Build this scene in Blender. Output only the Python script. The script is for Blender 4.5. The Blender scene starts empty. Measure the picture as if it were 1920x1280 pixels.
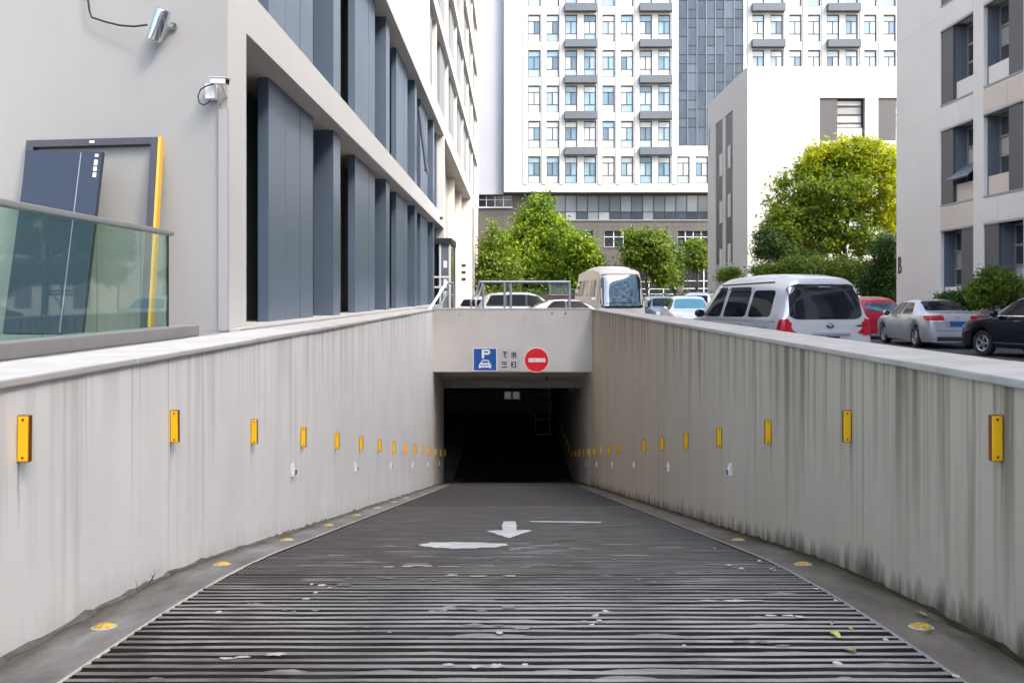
import bpy, bmesh, math, random
import numpy as np
from mathutils import Vector, Matrix
from mathutils.bvhtree import BVHTree

R = math.radians
rnd = random.Random(7)
C = bpy.context.scene.collection
SC = bpy.context.scene

# ------------------------------------------------------------------ camera, sky, sun, exposure
EYE = 1.55
F = 1750.0                      # focal length in photo pixels (1920 wide)
cam_d = bpy.data.cameras.new('camera')
cam_d.sensor_width = 36.0
cam_d.lens = 36.0 * F / 1920.0
cam_d.shift_x = -0.0005
cam_d.shift_y = -85.0 / 1920.0
cam_d.clip_end = 2000
cam = bpy.data.objects.new('camera', cam_d)
cam.location = (0, 0, EYE)
cam.rotation_euler = (R(90), 0, 0)
C.objects.link(cam)
SC.camera = cam

SUN_EL, SUN_AZ = 46.0, 128.0     # azimuth clockwise from +Y: the sun stands behind the viewer's right shoulder
world = bpy.data.worlds.new('World')
SC.world = world
world.use_nodes = True
wn = world.node_tree
bg = wn.nodes['Background']
sky = wn.nodes.new('ShaderNodeTexSky')
sky.sky_type = 'NISHITA'
sky.sun_disc = False
sky.sun_elevation = R(SUN_EL)
sky.sun_rotation = R(SUN_AZ)
sky.dust_density = 4.2
sky.air_density = 1.0
sky.ozone_density = 0.0
wn.links.new(sky.outputs[0], bg.inputs[0])
bg.inputs[1].default_value = 0.15
sun_d = bpy.data.lights.new('sun', 'SUN')
sun_d.energy = 0.6
sun_d.angle = R(12)
sun_d.color = (1.0, 0.975, 0.94)
sun = bpy.data.objects.new('sun', sun_d)
sv = Vector((math.sin(R(SUN_AZ)) * math.cos(R(SUN_EL)), math.cos(R(SUN_AZ)) * math.cos(R(SUN_EL)), math.sin(R(SUN_EL))))
sun.rotation_euler = sv.to_track_quat('Z', 'Y').to_euler()
sun.location = (40, -40, 60)
C.objects.link(sun)
SC.view_settings.view_transform = 'Standard'
SC.view_settings.look = 'None'
SC.view_settings.exposure = 2.2
SC.view_settings.gamma = 1.0
SC.view_settings.use_curve_mapping = False
SC.render.engine = 'CYCLES'
SC.cycles.max_bounces = 8
SC.cycles.transparent_max_bounces = 12
SC.cycles.use_denoising = True


def at(px, py, d):
    return Vector(((px - 961) * d / F, d, EYE - (py - 555) * d / F))


# ------------------------------------------------------------------ materials
def lin(h):
    h = h.lstrip('#')
    o = []
    for i in (0, 2, 4):
        c = int(h[i:i + 2], 16) / 255
        o.append(c / 12.92 if c <= 0.04045 else ((c + 0.055) / 1.055) ** 2.4)
    return tuple(o)


class NT:
    def __init__(self, name):
        self.m = bpy.data.materials.new(name)
        self.m.use_nodes = True
        self.t = self.m.node_tree
        self.b = self.t.nodes['Principled BSDF']

    def n(self, typ, **kw):
        nd = self.t.nodes.new(typ)
        for k, v in kw.items():
            setattr(nd, k, v)
        return nd

    def l(self, a, b):
        self.t.links.new(a, b)

    def val(self, sock, v):
        if hasattr(v, 'is_output'):
            self.l(v, sock)
        else:
            sock.default_value = v

    def math(self, op, a, b=0.0, c=None, clamp=False):
        nd = self.n('ShaderNodeMath', operation=op, use_clamp=clamp)
        self.val(nd.inputs[0], a)
        self.val(nd.inputs[1], b)
        if c is not None:
            self.val(nd.inputs[2], c)
        return nd.outputs[0]

    def pos(self, scale=(1, 1, 1), kind='world', loc=(0, 0, 0)):
        if kind == 'world':
            s = self.n('ShaderNodeNewGeometry').outputs['Position']
        else:
            s = self.n('ShaderNodeTexCoord').outputs['Object']
        mp = self.n('ShaderNodeMapping')
        mp.inputs['Scale'].default_value = scale
        mp.inputs['Location'].default_value = loc
        self.l(s, mp.inputs[0])
        return mp.outputs[0]

    def noise(self, vec, scale=1.0, detail=4.0, rough=0.55, out='Fac'):
        nd = self.n('ShaderNodeTexNoise')
        nd.inputs['Scale'].default_value = scale
        nd.inputs['Detail'].default_value = detail
        nd.inputs['Roughness'].default_value = rough
        self.l(vec, nd.inputs['Vector'])
        return nd.outputs[out]

    def ramp(self, f, stops, interp='LINEAR'):
        nd = self.n('ShaderNodeValToRGB')
        cr = nd.color_ramp
        cr.interpolation = interp
        while len(cr.elements) < len(stops):
            cr.elements.new(0.5)
        for e, (p, c) in zip(cr.elements, stops):
            e.position = p
            e.color = (*c, 1) if len(c) == 3 else c
        self.l(f, nd.inputs[0])
        return nd.outputs[0]

    def rng(self, f, a, b, c=0.0, d=1.0):
        nd = self.n('ShaderNodeMapRange')
        nd.clamp = True
        self.l(f, nd.inputs[0])
        for i, v in enumerate((a, b, c, d)):
            nd.inputs[i + 1].default_value = v
        return nd.outputs[0]

    def mix(self, f, a, b, mode='MIX'):
        nd = self.n('ShaderNodeMix', data_type='RGBA', blend_type=mode)
        self.val(nd.inputs[0], f)
        for s, v in ((nd.inputs[6], a), (nd.inputs[7], b)):
            if hasattr(v, 'is_output'):
                self.l(v, s)
            else:
                s.default_value = (*v, 1)
        return nd.outputs[2]

    def color(self, v):
        s = self.b.inputs['Base Color']
        if hasattr(v, 'is_output'):
            self.l(v, s)
        else:
            s.default_value = (*v, 1)

    def bump(self, h, strength=0.3, dist=0.01):
        nd = self.n('ShaderNodeBump')
        nd.inputs['Strength'].default_value = strength
        nd.inputs['Distance'].default_value = dist
        self.l(h, nd.inputs['Height'])
        self.l(nd.outputs[0], self.b.inputs['Normal'])

    def set(self, **kw):
        for k, v in kw.items():
            self.val(self.b.inputs[k], v)
        return self


def plain(name, col, rough=0.6, metal=0.0, var=0.12, scale=1.5, bump=0.0, bscale=60.0, kind='world', spec=0.5, streak=0.0):
    t = NT(name)
    p = t.pos(kind=kind)
    nz = t.noise(p, scale, 5)
    dark = tuple(c * (1 - var) for c in col)
    light = tuple(min(1.0, c * (1 + var)) for c in col)
    c = t.ramp(nz, [(0.3, dark), (0.7, light)])
    if streak:
        s = t.noise(t.pos((3.5, 3.5, 0.18)), 1.0, 5, 0.6)
        c = t.mix(t.rng(s, 0.52, 0.75, 0, streak), c, tuple(x * 0.55 for x in col))
    t.color(c)
    t.set(Roughness=rough, Metallic=metal)
    t.b.inputs['Specular IOR Level'].default_value = spec
    if bump:
        t.bump(t.noise(p, bscale, 3), bump, 0.004)
    return t.m


M = {}
M['white_render'] = plain('white_render', (0.55, 0.55, 0.535), 0.7, var=0.03, scale=0.6, bump=0.1, bscale=40, streak=0.1)
M['tower_white'] = plain('tower_white', (0.48, 0.48, 0.468), 0.7, var=0.025, scale=0.25, streak=0.08)
M['pale_blue_grey'] = plain('pale_blue_grey', (0.33, 0.35, 0.395), 0.6, var=0.05, scale=0.2)
M['end_wall'] = plain('end_wall', (0.305, 0.305, 0.293), 0.75, var=0.04, scale=0.5, bump=0.15, bscale=50, streak=0.06)
M['trunking'] = plain('trunking', (0.325, 0.325, 0.315), 0.5, var=0.03)
M['reveal_grey'] = plain('reveal_grey', (0.13, 0.15, 0.185), 0.5, 0.1, var=0.06)
M['spandrel'] = plain('spandrel', (0.43, 0.40, 0.365), 0.7, var=0.07, scale=0.5, streak=0.12)
M['warm_panel'] = plain('warm_panel', (0.68, 0.66, 0.63), 0.6, var=0.05, scale=0.4, streak=0.08)
M['beige_panel'] = plain('beige_panel', (0.60, 0.53, 0.46), 0.6, var=0.05, scale=0.4)
M['cream'] = plain('cream', (0.62, 0.58, 0.52), 0.7, var=0.04, scale=0.4)
M['soffit'] = plain('soffit', (0.50, 0.47, 0.43), 0.7, var=0.05, scale=0.6)
M['blue_metal'] = plain('blue_metal', (0.125, 0.175, 0.245), 0.35, 0.35, var=0.06, scale=0.7, streak=0.06)
M['blue_metal_pier'] = plain('blue_metal_pier', (0.135, 0.18, 0.245), 0.3, 0.45, var=0.05, scale=0.7)
M['grey_panel'] = plain('grey_panel', (0.085, 0.088, 0.095), 0.5, 0.1, var=0.06, scale=0.6)
M['light_grey_panel'] = plain('light_grey_panel', (0.23, 0.245, 0.26), 0.45, 0.1, var=0.05, scale=0.4)
M['ledge_grey'] = plain('ledge_grey', (0.082, 0.10, 0.122), 0.6, var=0.06, scale=0.4)
M['podium_stone'] = plain('podium_stone', (0.082, 0.076, 0.074), 0.6, var=0.12, scale=0.35, streak=0.25)
M['frame_dark'] = plain('frame_dark', (0.02, 0.022, 0.027), 0.4, var=0.1)
M['frame_white'] = plain('frame_white', (0.72, 0.73, 0.75), 0.4, var=0.03)
M['frame_grey'] = plain('frame_grey', (0.28, 0.29, 0.30), 0.4, 0.3, var=0.05)
M['steel'] = plain('steel', (0.42, 0.44, 0.47), 0.35, 0.8, var=0.06, scale=8)
M['chrome'] = plain('chrome', (0.65, 0.66, 0.68), 0.16, 1.0, var=0.03)
M['black_rubber'] = plain('black_rubber', (0.018, 0.018, 0.018), 0.7, var=0.2, kind='object')
M['black_gloss'] = plain('black_gloss', (0.012, 0.012, 0.014), 0.15, var=0.1)
M['alloy'] = plain('alloy', (0.5, 0.5, 0.52), 0.3, 0.8, var=0.05)
M['stone_grey'] = plain('stone_grey', (0.23, 0.225, 0.22), 0.45, var=0.08, scale=4, bump=0.1)
M['coping'] = plain('coping', (0.50, 0.49, 0.465), 0.85, var=0.10, scale=3, bump=0.25, bscale=25, spec=0.2)
M['coping_worn'] = plain('coping_worn', (0.42, 0.395, 0.35), 0.85, var=0.13, scale=3, bump=0.3, bscale=25, spec=0.2)
M['asphalt'] = plain('asphalt', (0.055, 0.054, 0.053), 0.85, var=0.2, scale=1.2, bump=0.4, bscale=120)
M['garage_dark'] = plain('garage_dark', (0.45, 0.45, 0.46), 0.9, var=0.15)
M['garage_upper'] = plain('garage_upper', (0.75, 0.75, 0.76), 0.9, var=0.1)
M['tunnel_concrete'] = plain('tunnel_concrete', (0.68, 0.65, 0.61), 0.85, var=0.15, scale=1.0, bump=0.2, bscale=30)
M['yellow_plastic'] = plain('yellow_plastic', (0.92, 0.50, 0.004), 0.35, var=0.06, scale=9, kind='object')
M['yellow_worn'] = plain('yellow_worn', (0.50, 0.33, 0.03), 0.6, var=0.5, scale=30, kind='object')
M['amber_dark'] = plain('amber_dark', (0.16, 0.045, 0.008), 0.4, var=0.1, kind='object')
M['white_plastic'] = plain('white_plastic', (0.72, 0.72, 0.71), 0.4, var=0.04, kind='object')
M['sign_blue'] = plain('sign_blue', (0.012, 0.09, 0.36), 0.35, var=0.04)
M['sign_red'] = plain('sign_red', (0.75, 0.012, 0.02), 0.35, var=0.04)
M['sign_white'] = plain('sign_white', (0.82, 0.82, 0.82), 0.4, var=0.02)
M['sign_grey'] = plain('sign_grey', (0.50, 0.50, 0.51), 0.5, var=0.03)
M['sign_ink'] = plain('sign_ink', (0.03, 0.03, 0.035), 0.5, var=0.05)
def paint_mat():
    t = NT('road_paint')
    a = t.noise(t.pos((1, 3.5, 1)), 6.0, 6, 0.75)
    b = t.noise(t.pos((1, 1, 1)), 2.2, 4)
    c = t.ramp(b, [(0.3, (0.38, 0.38, 0.365)), (0.7, (0.54, 0.54, 0.52))])
    c = t.mix(t.rng(a, 0.56, 0.66, 0, 0.85), c, (0.10, 0.094, 0.088))
    t.color(c)
    t.set(Roughness=0.7)
    t.bump(a, 0.3, 0.004)
    return t.m


M['road_paint'] = paint_mat()
M['door_blue'] = plain('door_blue', (0.030, 0.040, 0.060), 0.35, 0.2, var=0.05)
M['door_frame_dark'] = plain('door_frame_dark', (0.045, 0.045, 0.055), 0.45, var=0.08)
M['strip_yellow'] = plain('strip_yellow', (0.72, 0.40, 0.045), 0.5, var=0.06)
M['bark'] = plain('bark', (0.07, 0.052, 0.038), 0.9, var=0.3, scale=6, bump=0.6, bscale=25)
M['car_silver'] = plain('car_silver', (0.52, 0.53, 0.55), 0.24, 0.55, var=0.03, kind='object')
M['car_silver_light'] = plain('car_silver_light', (0.60, 0.61, 0.62), 0.22, 0.4, var=0.03, kind='object')
M['car_white'] = plain('car_white', (0.74, 0.74, 0.74), 0.2, 0.0, var=0.02, kind='object')
M['car_black'] = plain('car_black', (0.006, 0.007, 0.012), 0.1, 0.0, var=0.05, kind='object')
M['car_red'] = plain('car_red', (0.45, 0.02, 0.04), 0.2, 0.1, var=0.04, kind='object')
M['car_bluegrey'] = plain('car_bluegrey', (0.22, 0.29, 0.36), 0.25, 0.3, var=0.04, kind='object')
M['bus_cream'] = plain('bus_cream', (0.60, 0.54, 0.46), 0.3, 0.0, var=0.04, kind='object')
M['lamp_red'] = plain('lamp_red', (0.42, 0.006, 0.02), 0.12, var=0.15, kind='object')
M['lamp_clear'] = plain('lamp_clear', (0.70, 0.72, 0.74), 0.1, var=0.1, kind='object')
M['plate_blue'] = plain('plate_blue', (0.01, 0.09, 0.32), 0.35, var=0.05, kind='object')
M['litter_pale'] = plain('litter_pale', (0.42, 0.40, 0.36), 0.8, var=0.15, scale=30)
M['litter_leaf'] = plain('litter_leaf', (0.42, 0.40, 0.08), 0.7, var=0.25, scale=30)
M['litter_brown'] = plain('litter_brown', (0.30, 0.22, 0.13), 0.8, var=0.25, scale=30)
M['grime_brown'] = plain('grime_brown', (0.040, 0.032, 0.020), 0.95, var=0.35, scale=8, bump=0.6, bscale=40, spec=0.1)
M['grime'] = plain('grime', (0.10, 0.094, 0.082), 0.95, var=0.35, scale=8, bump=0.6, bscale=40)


def glass_dark(name, col=(0.012, 0.014, 0.018), rough=0.04, spec=0.6):
    t = NT(name)
    p = t.pos()
    t.color(t.mix(t.noise(p, 1.3, 3), col, tuple(c * 2.2 for c in col)))
    t.set(Roughness=rough)
    t.b.inputs['Specular IOR Level'].default_value = spec
    return t.m


M['car_glass'] = glass_dark('car_glass', (0.006, 0.007, 0.009), 0.03, 0.12)
M['car_glass_rear'] = glass_dark('car_glass_rear', (0.008, 0.009, 0.012), 0.03, 0.7)
M['car_glass_teal'] = glass_dark('car_glass_teal', (0.03, 0.16, 0.21), 0.05, 0.9)
M['bus_glass'] = glass_dark('bus_glass', (0.03, 0.075, 0.11), 0.03, 1.0)
M['bus_glass'].node_tree.nodes['Principled BSDF'].inputs['IOR'].default_value = 1.9
M['shop_glass'] = glass_dark('shop_glass', (0.012, 0.014, 0.02), 0.08)
M['podium_glass'] = glass_dark('podium_glass', (0.10, 0.115, 0.135), 0.06, 0.9)
M['curtain_glass'] = None


def office_pane(name, stops, rough=0.12):
    """glazing seen against rooms and blinds, podium reflections put into the colour: each pane has its own tone"""
    t = NT(name)
    oi = t.n('ShaderNodeObjectInfo')
    c = t.ramp(oi.outputs['Random'], stops, 'CONSTANT')
    p = t.pos((1.0, 1.0, 0.35))
    v = t.noise(p, 1.4, 3)
    c = t.mix(t.rng(v, 0.35, 0.7, 0, 0.45), c, t.mix(0.5, c, (0.10, 0.16, 0.22)))
    t.color(c)
    t.set(Roughness=rough)
    t.b.inputs['Specular IOR Level'].default_value = 0.7
    return t.m


M['tower_pane'] = office_pane('tower_pane', [(0, (0.10, 0.19, 0.27)), (0.14, (0.36, 0.46, 0.51)), (0.26, (0.42, 0.46, 0.48)), (0.38, (0.17, 0.29, 0.37)), (0.54, (0.40, 0.50, 0.55)), (0.68, (0.24, 0.29, 0.32)), (0.80, (0.46, 0.48, 0.48)), (0.90, (0.07, 0.12, 0.17))])
M['tower_low_pane'] = office_pane('tower_low_pane', [(0, (0.30, 0.40, 0.46)), (0.3, (0.45, 0.49, 0.50)), (0.6, (0.21, 0.30, 0.36)), (0.8, (0.50, 0.52, 0.52))], 0.25)
M['block_pane'] = office_pane('block_pane', [(0, (0.55, 0.57, 0.57)), (0.4, (0.33, 0.34, 0.35)), (0.7, (0.62, 0.62, 0.60))], 0.2)
M['podium_pane_reflection'] = office_pane('podium_pane_reflection', [(0, (0.16, 0.18, 0.205)), (0.4, (0.22, 0.25, 0.28)), (0.75, (0.12, 0.135, 0.155))], 0.1)  # paler than the lower panes: reflection gradient put into the colour
M['right_pane'] = office_pane('right_pane', [(0, (0.03, 0.035, 0.045)), (0.3, (0.35, 0.36, 0.36)), (0.5, (0.05, 0.055, 0.065)), (0.75, (0.5, 0.47, 0.43)), (0.9, (0.025, 0.03, 0.045))], 0.06)
M['curtain_glass'] = office_pane('curtain_glass', [(0, (0.036, 0.052, 0.078)), (0.3, (0.048, 0.068, 0.10)), (0.6, (0.030, 0.045, 0.07)), (0.85, (0.070, 0.092, 0.125))], 0.25)
M['curtain_glass'].node_tree.nodes['Principled BSDF'].inputs['Specular IOR Level'].default_value = 0.4
M['podium_pane'] = office_pane('podium_pane', [(0, (0.05, 0.06, 0.075)), (0.25, (0.20, 0.23, 0.26)), (0.5, (0.09, 0.10, 0.12)), (0.7, (0.30, 0.34, 0.37)), (0.88, (0.035, 0.04, 0.05))], 0.06)


def balustrade_glass():
    t = NT('balustrade_glass')
    out = t.t.nodes['Material Output']
    tr = t.n('ShaderNodeBsdfTransparent')
    tr.inputs[0].default_value = (0.74, 0.87, 0.82, 1)
    gl = t.n('ShaderNodeBsdfGlossy')
    gl.inputs['Roughness'].default_value = 0.02
    gl.inputs[0].default_value = (0.9, 0.97, 0.95, 1)
    df = t.n('ShaderNodeBsdfDiffuse')
    df.inputs[0].default_value = (0.30, 0.42, 0.38, 1)
    m1 = t.n('ShaderNodeMixShader')
    m1.inputs[0].default_value = 0.015
    t.l(tr.outputs[0], m1.inputs[1])
    t.l(df.outputs[0], m1.inputs[2])
    fr = t.n('ShaderNodeFresnel')
    fr.inputs[0].default_value = 1.45
    m2 = t.n('ShaderNodeMixShader')
    bf = t.n('ShaderNodeNewGeometry').outputs['Backfacing']
    t.l(t.math('MULTIPLY', fr.outputs[0], t.math('SUBTRACT', 1.0, bf)), m2.inputs[0])
    t.l(m1.outputs[0], m2.inputs[1])
    t.l(gl.outputs[0], m2.inputs[2])
    t.l(m2.outputs[0], out.inputs[0])
    return t.m


M['balustrade_glass'] = balustrade_glass()


def wall_concrete(name, base, streak_col, top_amt, low_amt, tint, g0=0.36, drips=None):
    t = NT(name)
    z = t.n('ShaderNodeSeparateXYZ')
    t.l(t.n('ShaderNodeNewGeometry').outputs['Position'], z.inputs[0])
    hf = t.n('ShaderNodeAttribute', attribute_name='hfloor').outputs['Fac']
    top = t.rng(z.outputs[2], 1.1, -0.9, 1.0, 0.0)          # 1 at the coping
    # broad casting bays and fine vertical run-off streaks
    fine = t.noise(t.pos((0.3, 5.0, 0.10)), 1.0, 6, 0.7)
    mid = t.noise(t.pos((0.3, 1.7, 0.22), loc=(0, 3.1, 0)), 1.0, 4, 0.6)
    blot = t.noise(t.pos((1, 1, 1)), 0.9, 5)
    fine_l = t.noise(t.pos((0.3, 9.0, 0.05), loc=(0, 7.7, 0)), 1.0, 5, 0.75)
    c = t.ramp(blot, [(0.3, tuple(b * 0.93 for b in base)), (0.7, tuple(min(1, b * 1.05) for b in base))])
    c = t.mix(t.math('MULTIPLY', t.rng(mid, 0.42, 0.7), 0.35), c, tint)
    bay = t.n('ShaderNodeTexWhiteNoise', noise_dimensions='1D')
    t.l(t.math('FLOOR', t.math('DIVIDE', z.outputs[1], 2.44)), bay.inputs['W'])
    c = t.mix(t.rng(bay.outputs['Value'], 0.0, 1.0, 0.0, 0.22), c, tuple(b * 0.80 for b in base))
    jf = t.math('ABSOLUTE', t.math('SUBTRACT', t.math('FRACT', t.math('DIVIDE', z.outputs[1], 2.44)), 0.5))
    c = t.mix(t.rng(jf, 0.4972, 0.4990, 0.0, 0.5), c, tuple(b * 0.45 for b in base))
    thin = t.noise(t.pos((0.3, 21.0, 0.12), loc=(0, 4.4, 0)), 1.0, 3, 0.6)
    gate = t.noise(t.pos((0.3, 0.8, 0.3), loc=(0, 12.0, 0)), 1.0, 2, 0.5)
    s1 = t.math('MAXIMUM', t.math('MULTIPLY', t.rng(fine, 0.47, 0.60), t.rng(gate, g0, g0 + 0.18)), t.math('MULTIPLY', t.rng(thin, 0.60, 0.66), t.rng(gate, 0.56, 0.46)))
    reach = t.noise(t.pos((0.2, 2.6, 0.0), loc=(0, 1.3, 0)), 1.0, 3, 0.6)
    tz = t.math('SUBTRACT', 1.0, t.math('MULTIPLY', t.math('SUBTRACT', 1.0, top), t.rng(reach, 0.35, 0.65, 2.6, 0.7)), clamp=True)
    k = t.math('MULTIPLY', t.math('MULTIPLY', s1, t.math('POWER', tz, 0.8)), top_amt, clamp=True)
    c = t.mix(k, c, streak_col)
    # thin pale and thin dark drips all the way down
    c = t.mix(t.math('MULTIPLY', t.rng(fine_l, 0.60, 0.72), low_amt), c, tuple(x * 0.62 for x in base))
    c = t.mix(t.math('MULTIPLY', t.rng(fine_l, 0.36, 0.26), 0.35), c, tuple(min(1, x * 1.18) for x in base))
    # damp line creeping up from the gutter
    edge = t.noise(t.pos((0.5, 3.0, 0.6), loc=(0, 9, 0)), 1.6, 6, 0.7)
    hn = t.math('ADD', hf, t.math('MULTIPLY', t.math('SUBTRACT', edge, 0.5), -0.75))
    damp = t.rng(hn, 0.0, 0.20, 0.95, 0.0)
    c = t.mix(t.math('MULTIPLY', damp, 0.95 if low_amt > 0.3 else 0.12), c, (0.055, 0.042, 0.024))
    if drips:
        fy = t.math('MULTIPLY', t.math('SUBTRACT', t.math('FRACT', t.math('ADD', t.math('DIVIDE', t.math('SUBTRACT', z.outputs[1], drips[0]), drips[1]), 0.5)), 0.5), drips[1])
        wob = t.math('ADD', fy, t.math('MULTIPLY', t.math('SUBTRACT', t.noise(t.pos((1, 0.2, 2.0)), 3.0, 2), 0.5), 0.03))
        ln = t.math('SUBTRACT', 1.0, t.math('DIVIDE', t.math('ABSOLUTE', wob), 0.018), clamp=True)
        vert = t.math('MULTIPLY', t.rng(hf, 0.66, 1.04), t.rng(hf, 1.10, 1.06))
        c = t.mix(t.math('MULTIPLY', t.math('MULTIPLY', ln, vert), 0.75), c, (0.10, 0.09, 0.075))
    t.color(c)
    t.set(Roughness=0.8)
    t.bump(t.math('ADD', t.noise(t.pos((1, 1, 0.5)), 22, 4), t.math('MULTIPLY', fine, 0.6)), 0.25, 0.006)
    return t.m


M['wall_pale'] = wall_concrete('wall_pale', (0.84, 0.845, 0.835), (0.38, 0.38, 0.36), 0.62, 0.14, (0.74, 0.75, 0.72), 0.36, (5.10, 2.27))
M['wall_stained'] = wall_concrete('wall_stained', (0.50, 0.435, 0.335), (0.12, 0.088, 0.050), 0.85, 0.6, (0.38, 0.315, 0.225), 0.24, (5.15, 2.30))
M['beam_concrete'] = wall_concrete('beam_concrete', (0.56, 0.545, 0.52), (0.33, 0.30, 0.25), 0.45, 0.2, (0.52, 0.49, 0.46))


def ramp_mat(name, gap):
    t = NT(name)
    y = t.n('ShaderNodeSeparateXYZ')
    t.l(t.n('ShaderNodeNewGeometry').outputs['Position'], y.inputs[0])
    n1 = t.noise(t.pos((0.6, 1.6, 1)), 1.0, 6, 0.65)
    n2 = t.noise(t.pos((2.0, 14.0, 2.0)), 1.0, 5, 0.7)
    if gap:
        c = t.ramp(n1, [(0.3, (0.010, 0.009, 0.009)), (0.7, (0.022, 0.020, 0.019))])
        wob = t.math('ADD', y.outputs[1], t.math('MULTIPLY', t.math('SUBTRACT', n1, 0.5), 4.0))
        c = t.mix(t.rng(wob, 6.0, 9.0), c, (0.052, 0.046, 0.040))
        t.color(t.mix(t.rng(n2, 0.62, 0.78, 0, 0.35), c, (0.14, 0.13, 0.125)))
        t.set(Roughness=0.6)
    else:
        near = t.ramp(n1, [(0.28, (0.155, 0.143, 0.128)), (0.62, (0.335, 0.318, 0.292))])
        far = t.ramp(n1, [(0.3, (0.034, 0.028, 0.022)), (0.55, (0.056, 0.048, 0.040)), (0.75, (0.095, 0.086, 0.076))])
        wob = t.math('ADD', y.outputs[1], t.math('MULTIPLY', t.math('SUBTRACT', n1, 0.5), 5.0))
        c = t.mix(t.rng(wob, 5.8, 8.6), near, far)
        worn = t.noise(t.pos((1.1, 3.0, 1), loc=(4, 2, 0)), 1.2, 7, 0.72)
        c = t.mix(t.rng(worn, 0.60, 0.70, 0, 0.75), c, (0.34, 0.335, 0.33))
        c = t.mix(t.rng(n2, 0.36, 0.24, 0, 0.7), c, (0.03, 0.027, 0.025))
        c = t.mix(t.rng(t.noise(t.pos((0.5, 0.5, 1), loc=(9, 1, 0)), 0.8, 3), 0.5, 0.75, 0, 0.35), c, (0.085, 0.06, 0.048))
        ax = t.math('ABSOLUTE', t.math('ADD', y.outputs[0], t.math('MULTIPLY', t.math('SUBTRACT', n1, 0.5), 0.5)))
        track = t.math('SUBTRACT', 1.0, t.math('DIVIDE', t.math('ABSOLUTE', t.math('SUBTRACT', ax, 0.82)), 0.34), clamp=True)
        c = t.mix(t.math('MULTIPLY', track, 0.38), c, (0.055, 0.05, 0.046))
        oil = t.noise(t.pos((0.7, 0.45, 1), loc=(2, 7, 0)), 1.0, 5, 0.6)
        c = t.mix(t.rng(oil, 0.52, 0.64, 0, 0.78), c, (0.046, 0.034, 0.026))
        # light crests, near-black flanks, split by face normal
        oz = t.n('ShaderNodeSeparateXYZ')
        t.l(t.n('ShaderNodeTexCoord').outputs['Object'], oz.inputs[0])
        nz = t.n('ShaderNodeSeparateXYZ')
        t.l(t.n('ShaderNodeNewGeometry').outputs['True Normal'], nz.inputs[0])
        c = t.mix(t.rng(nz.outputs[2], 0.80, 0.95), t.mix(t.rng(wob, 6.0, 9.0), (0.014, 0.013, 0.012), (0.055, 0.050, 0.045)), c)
        t.color(c)
        t.set(Roughness=t.rng(n2, 0.2, 0.8, 0.32, 0.62))
    t.b.inputs['Specular IOR Level'].default_value = 0.28
    t.bump(t.noise(t.pos(), 45, 4), 0.5, 0.006)
    return t.m


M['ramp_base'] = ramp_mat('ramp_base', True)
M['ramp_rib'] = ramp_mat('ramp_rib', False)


def strip_mat(name, warm):
    t = NT(name)
    n1 = t.noise(t.pos((1, 0.4, 1)), 1.6, 6, 0.7)
    n2 = t.noise(t.pos((3, 0.8, 1), loc=(5, 0, 0)), 1.5, 6, 0.7)
    c = t.ramp(n1, [(0.3, (0.11, 0.105, 0.095)), (0.55, (0.20, 0.195, 0.185)), (0.78, (0.32, 0.31, 0.30))])
    x = t.n('ShaderNodeSeparateXYZ')
    t.l(t.n('ShaderNodeNewGeometry').outputs['Position'], x.inputs[0])
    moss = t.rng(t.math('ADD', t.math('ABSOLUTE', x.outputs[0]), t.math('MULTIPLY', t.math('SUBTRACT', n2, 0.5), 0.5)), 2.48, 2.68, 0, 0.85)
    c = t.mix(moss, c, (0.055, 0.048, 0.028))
    if warm:
        c = t.mix(1.0, c, (0.80, 0.70, 0.56), 'MULTIPLY')
    t.color(c)
    t.set(Roughness=0.9)
    t.b.inputs['Specular IOR Level'].default_value = 0.2
    t.bump(t.noise(t.pos(), 35, 4), 0.4, 0.006)
    return t.m


M['strip'] = strip_mat('side_strip', False)
M['strip_brown'] = strip_mat('side_strip_brown', True)


def leaf_mat(name, cols, trans, alt=None):
    t = NT(name)
    out = t.t.nodes['Material Output']
    g = t.n('ShaderNodeNewGeometry')
    n = len(cols)
    c = t.ramp(g.outputs['Random Per Island'], [((i + 0.5) / n, k) for i, k in enumerate(cols)])
    cl = t.noise(t.pos(), 0.9, 2)
    c = t.mix(t.rng(cl, 0.35, 0.65, 0.0, 0.4), c, cols[0])
    if alt:
        big = t.noise(t.pos(loc=(0.7, 0, 0.3)), 0.28, 1)
        c = t.mix(t.rng(big, 0.42, 0.58), c, t.ramp(g.outputs['Random Per Island'], [((i + 0.5) / n, k) for i, k in enumerate(alt)]))
    t.color(c)
    t.set(Roughness=0.5)
    t.b.inputs['Specular IOR Level'].default_value = 0.25
    tl = t.n('ShaderNodeBsdfTranslucent')
    t.l(t.mix(0.5, c, tuple(min(1, x * 1.6) for x in cols[-1])), tl.inputs[0])
    mx = t.n('ShaderNodeMixShader')
    mx.inputs[0].default_value = trans
    t.l(t.b.outputs[0], mx.inputs[1])
    t.l(tl.outputs[0], mx.inputs[2])
    t.l(mx.outputs[0], out.inputs[0])
    return t.m


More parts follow.
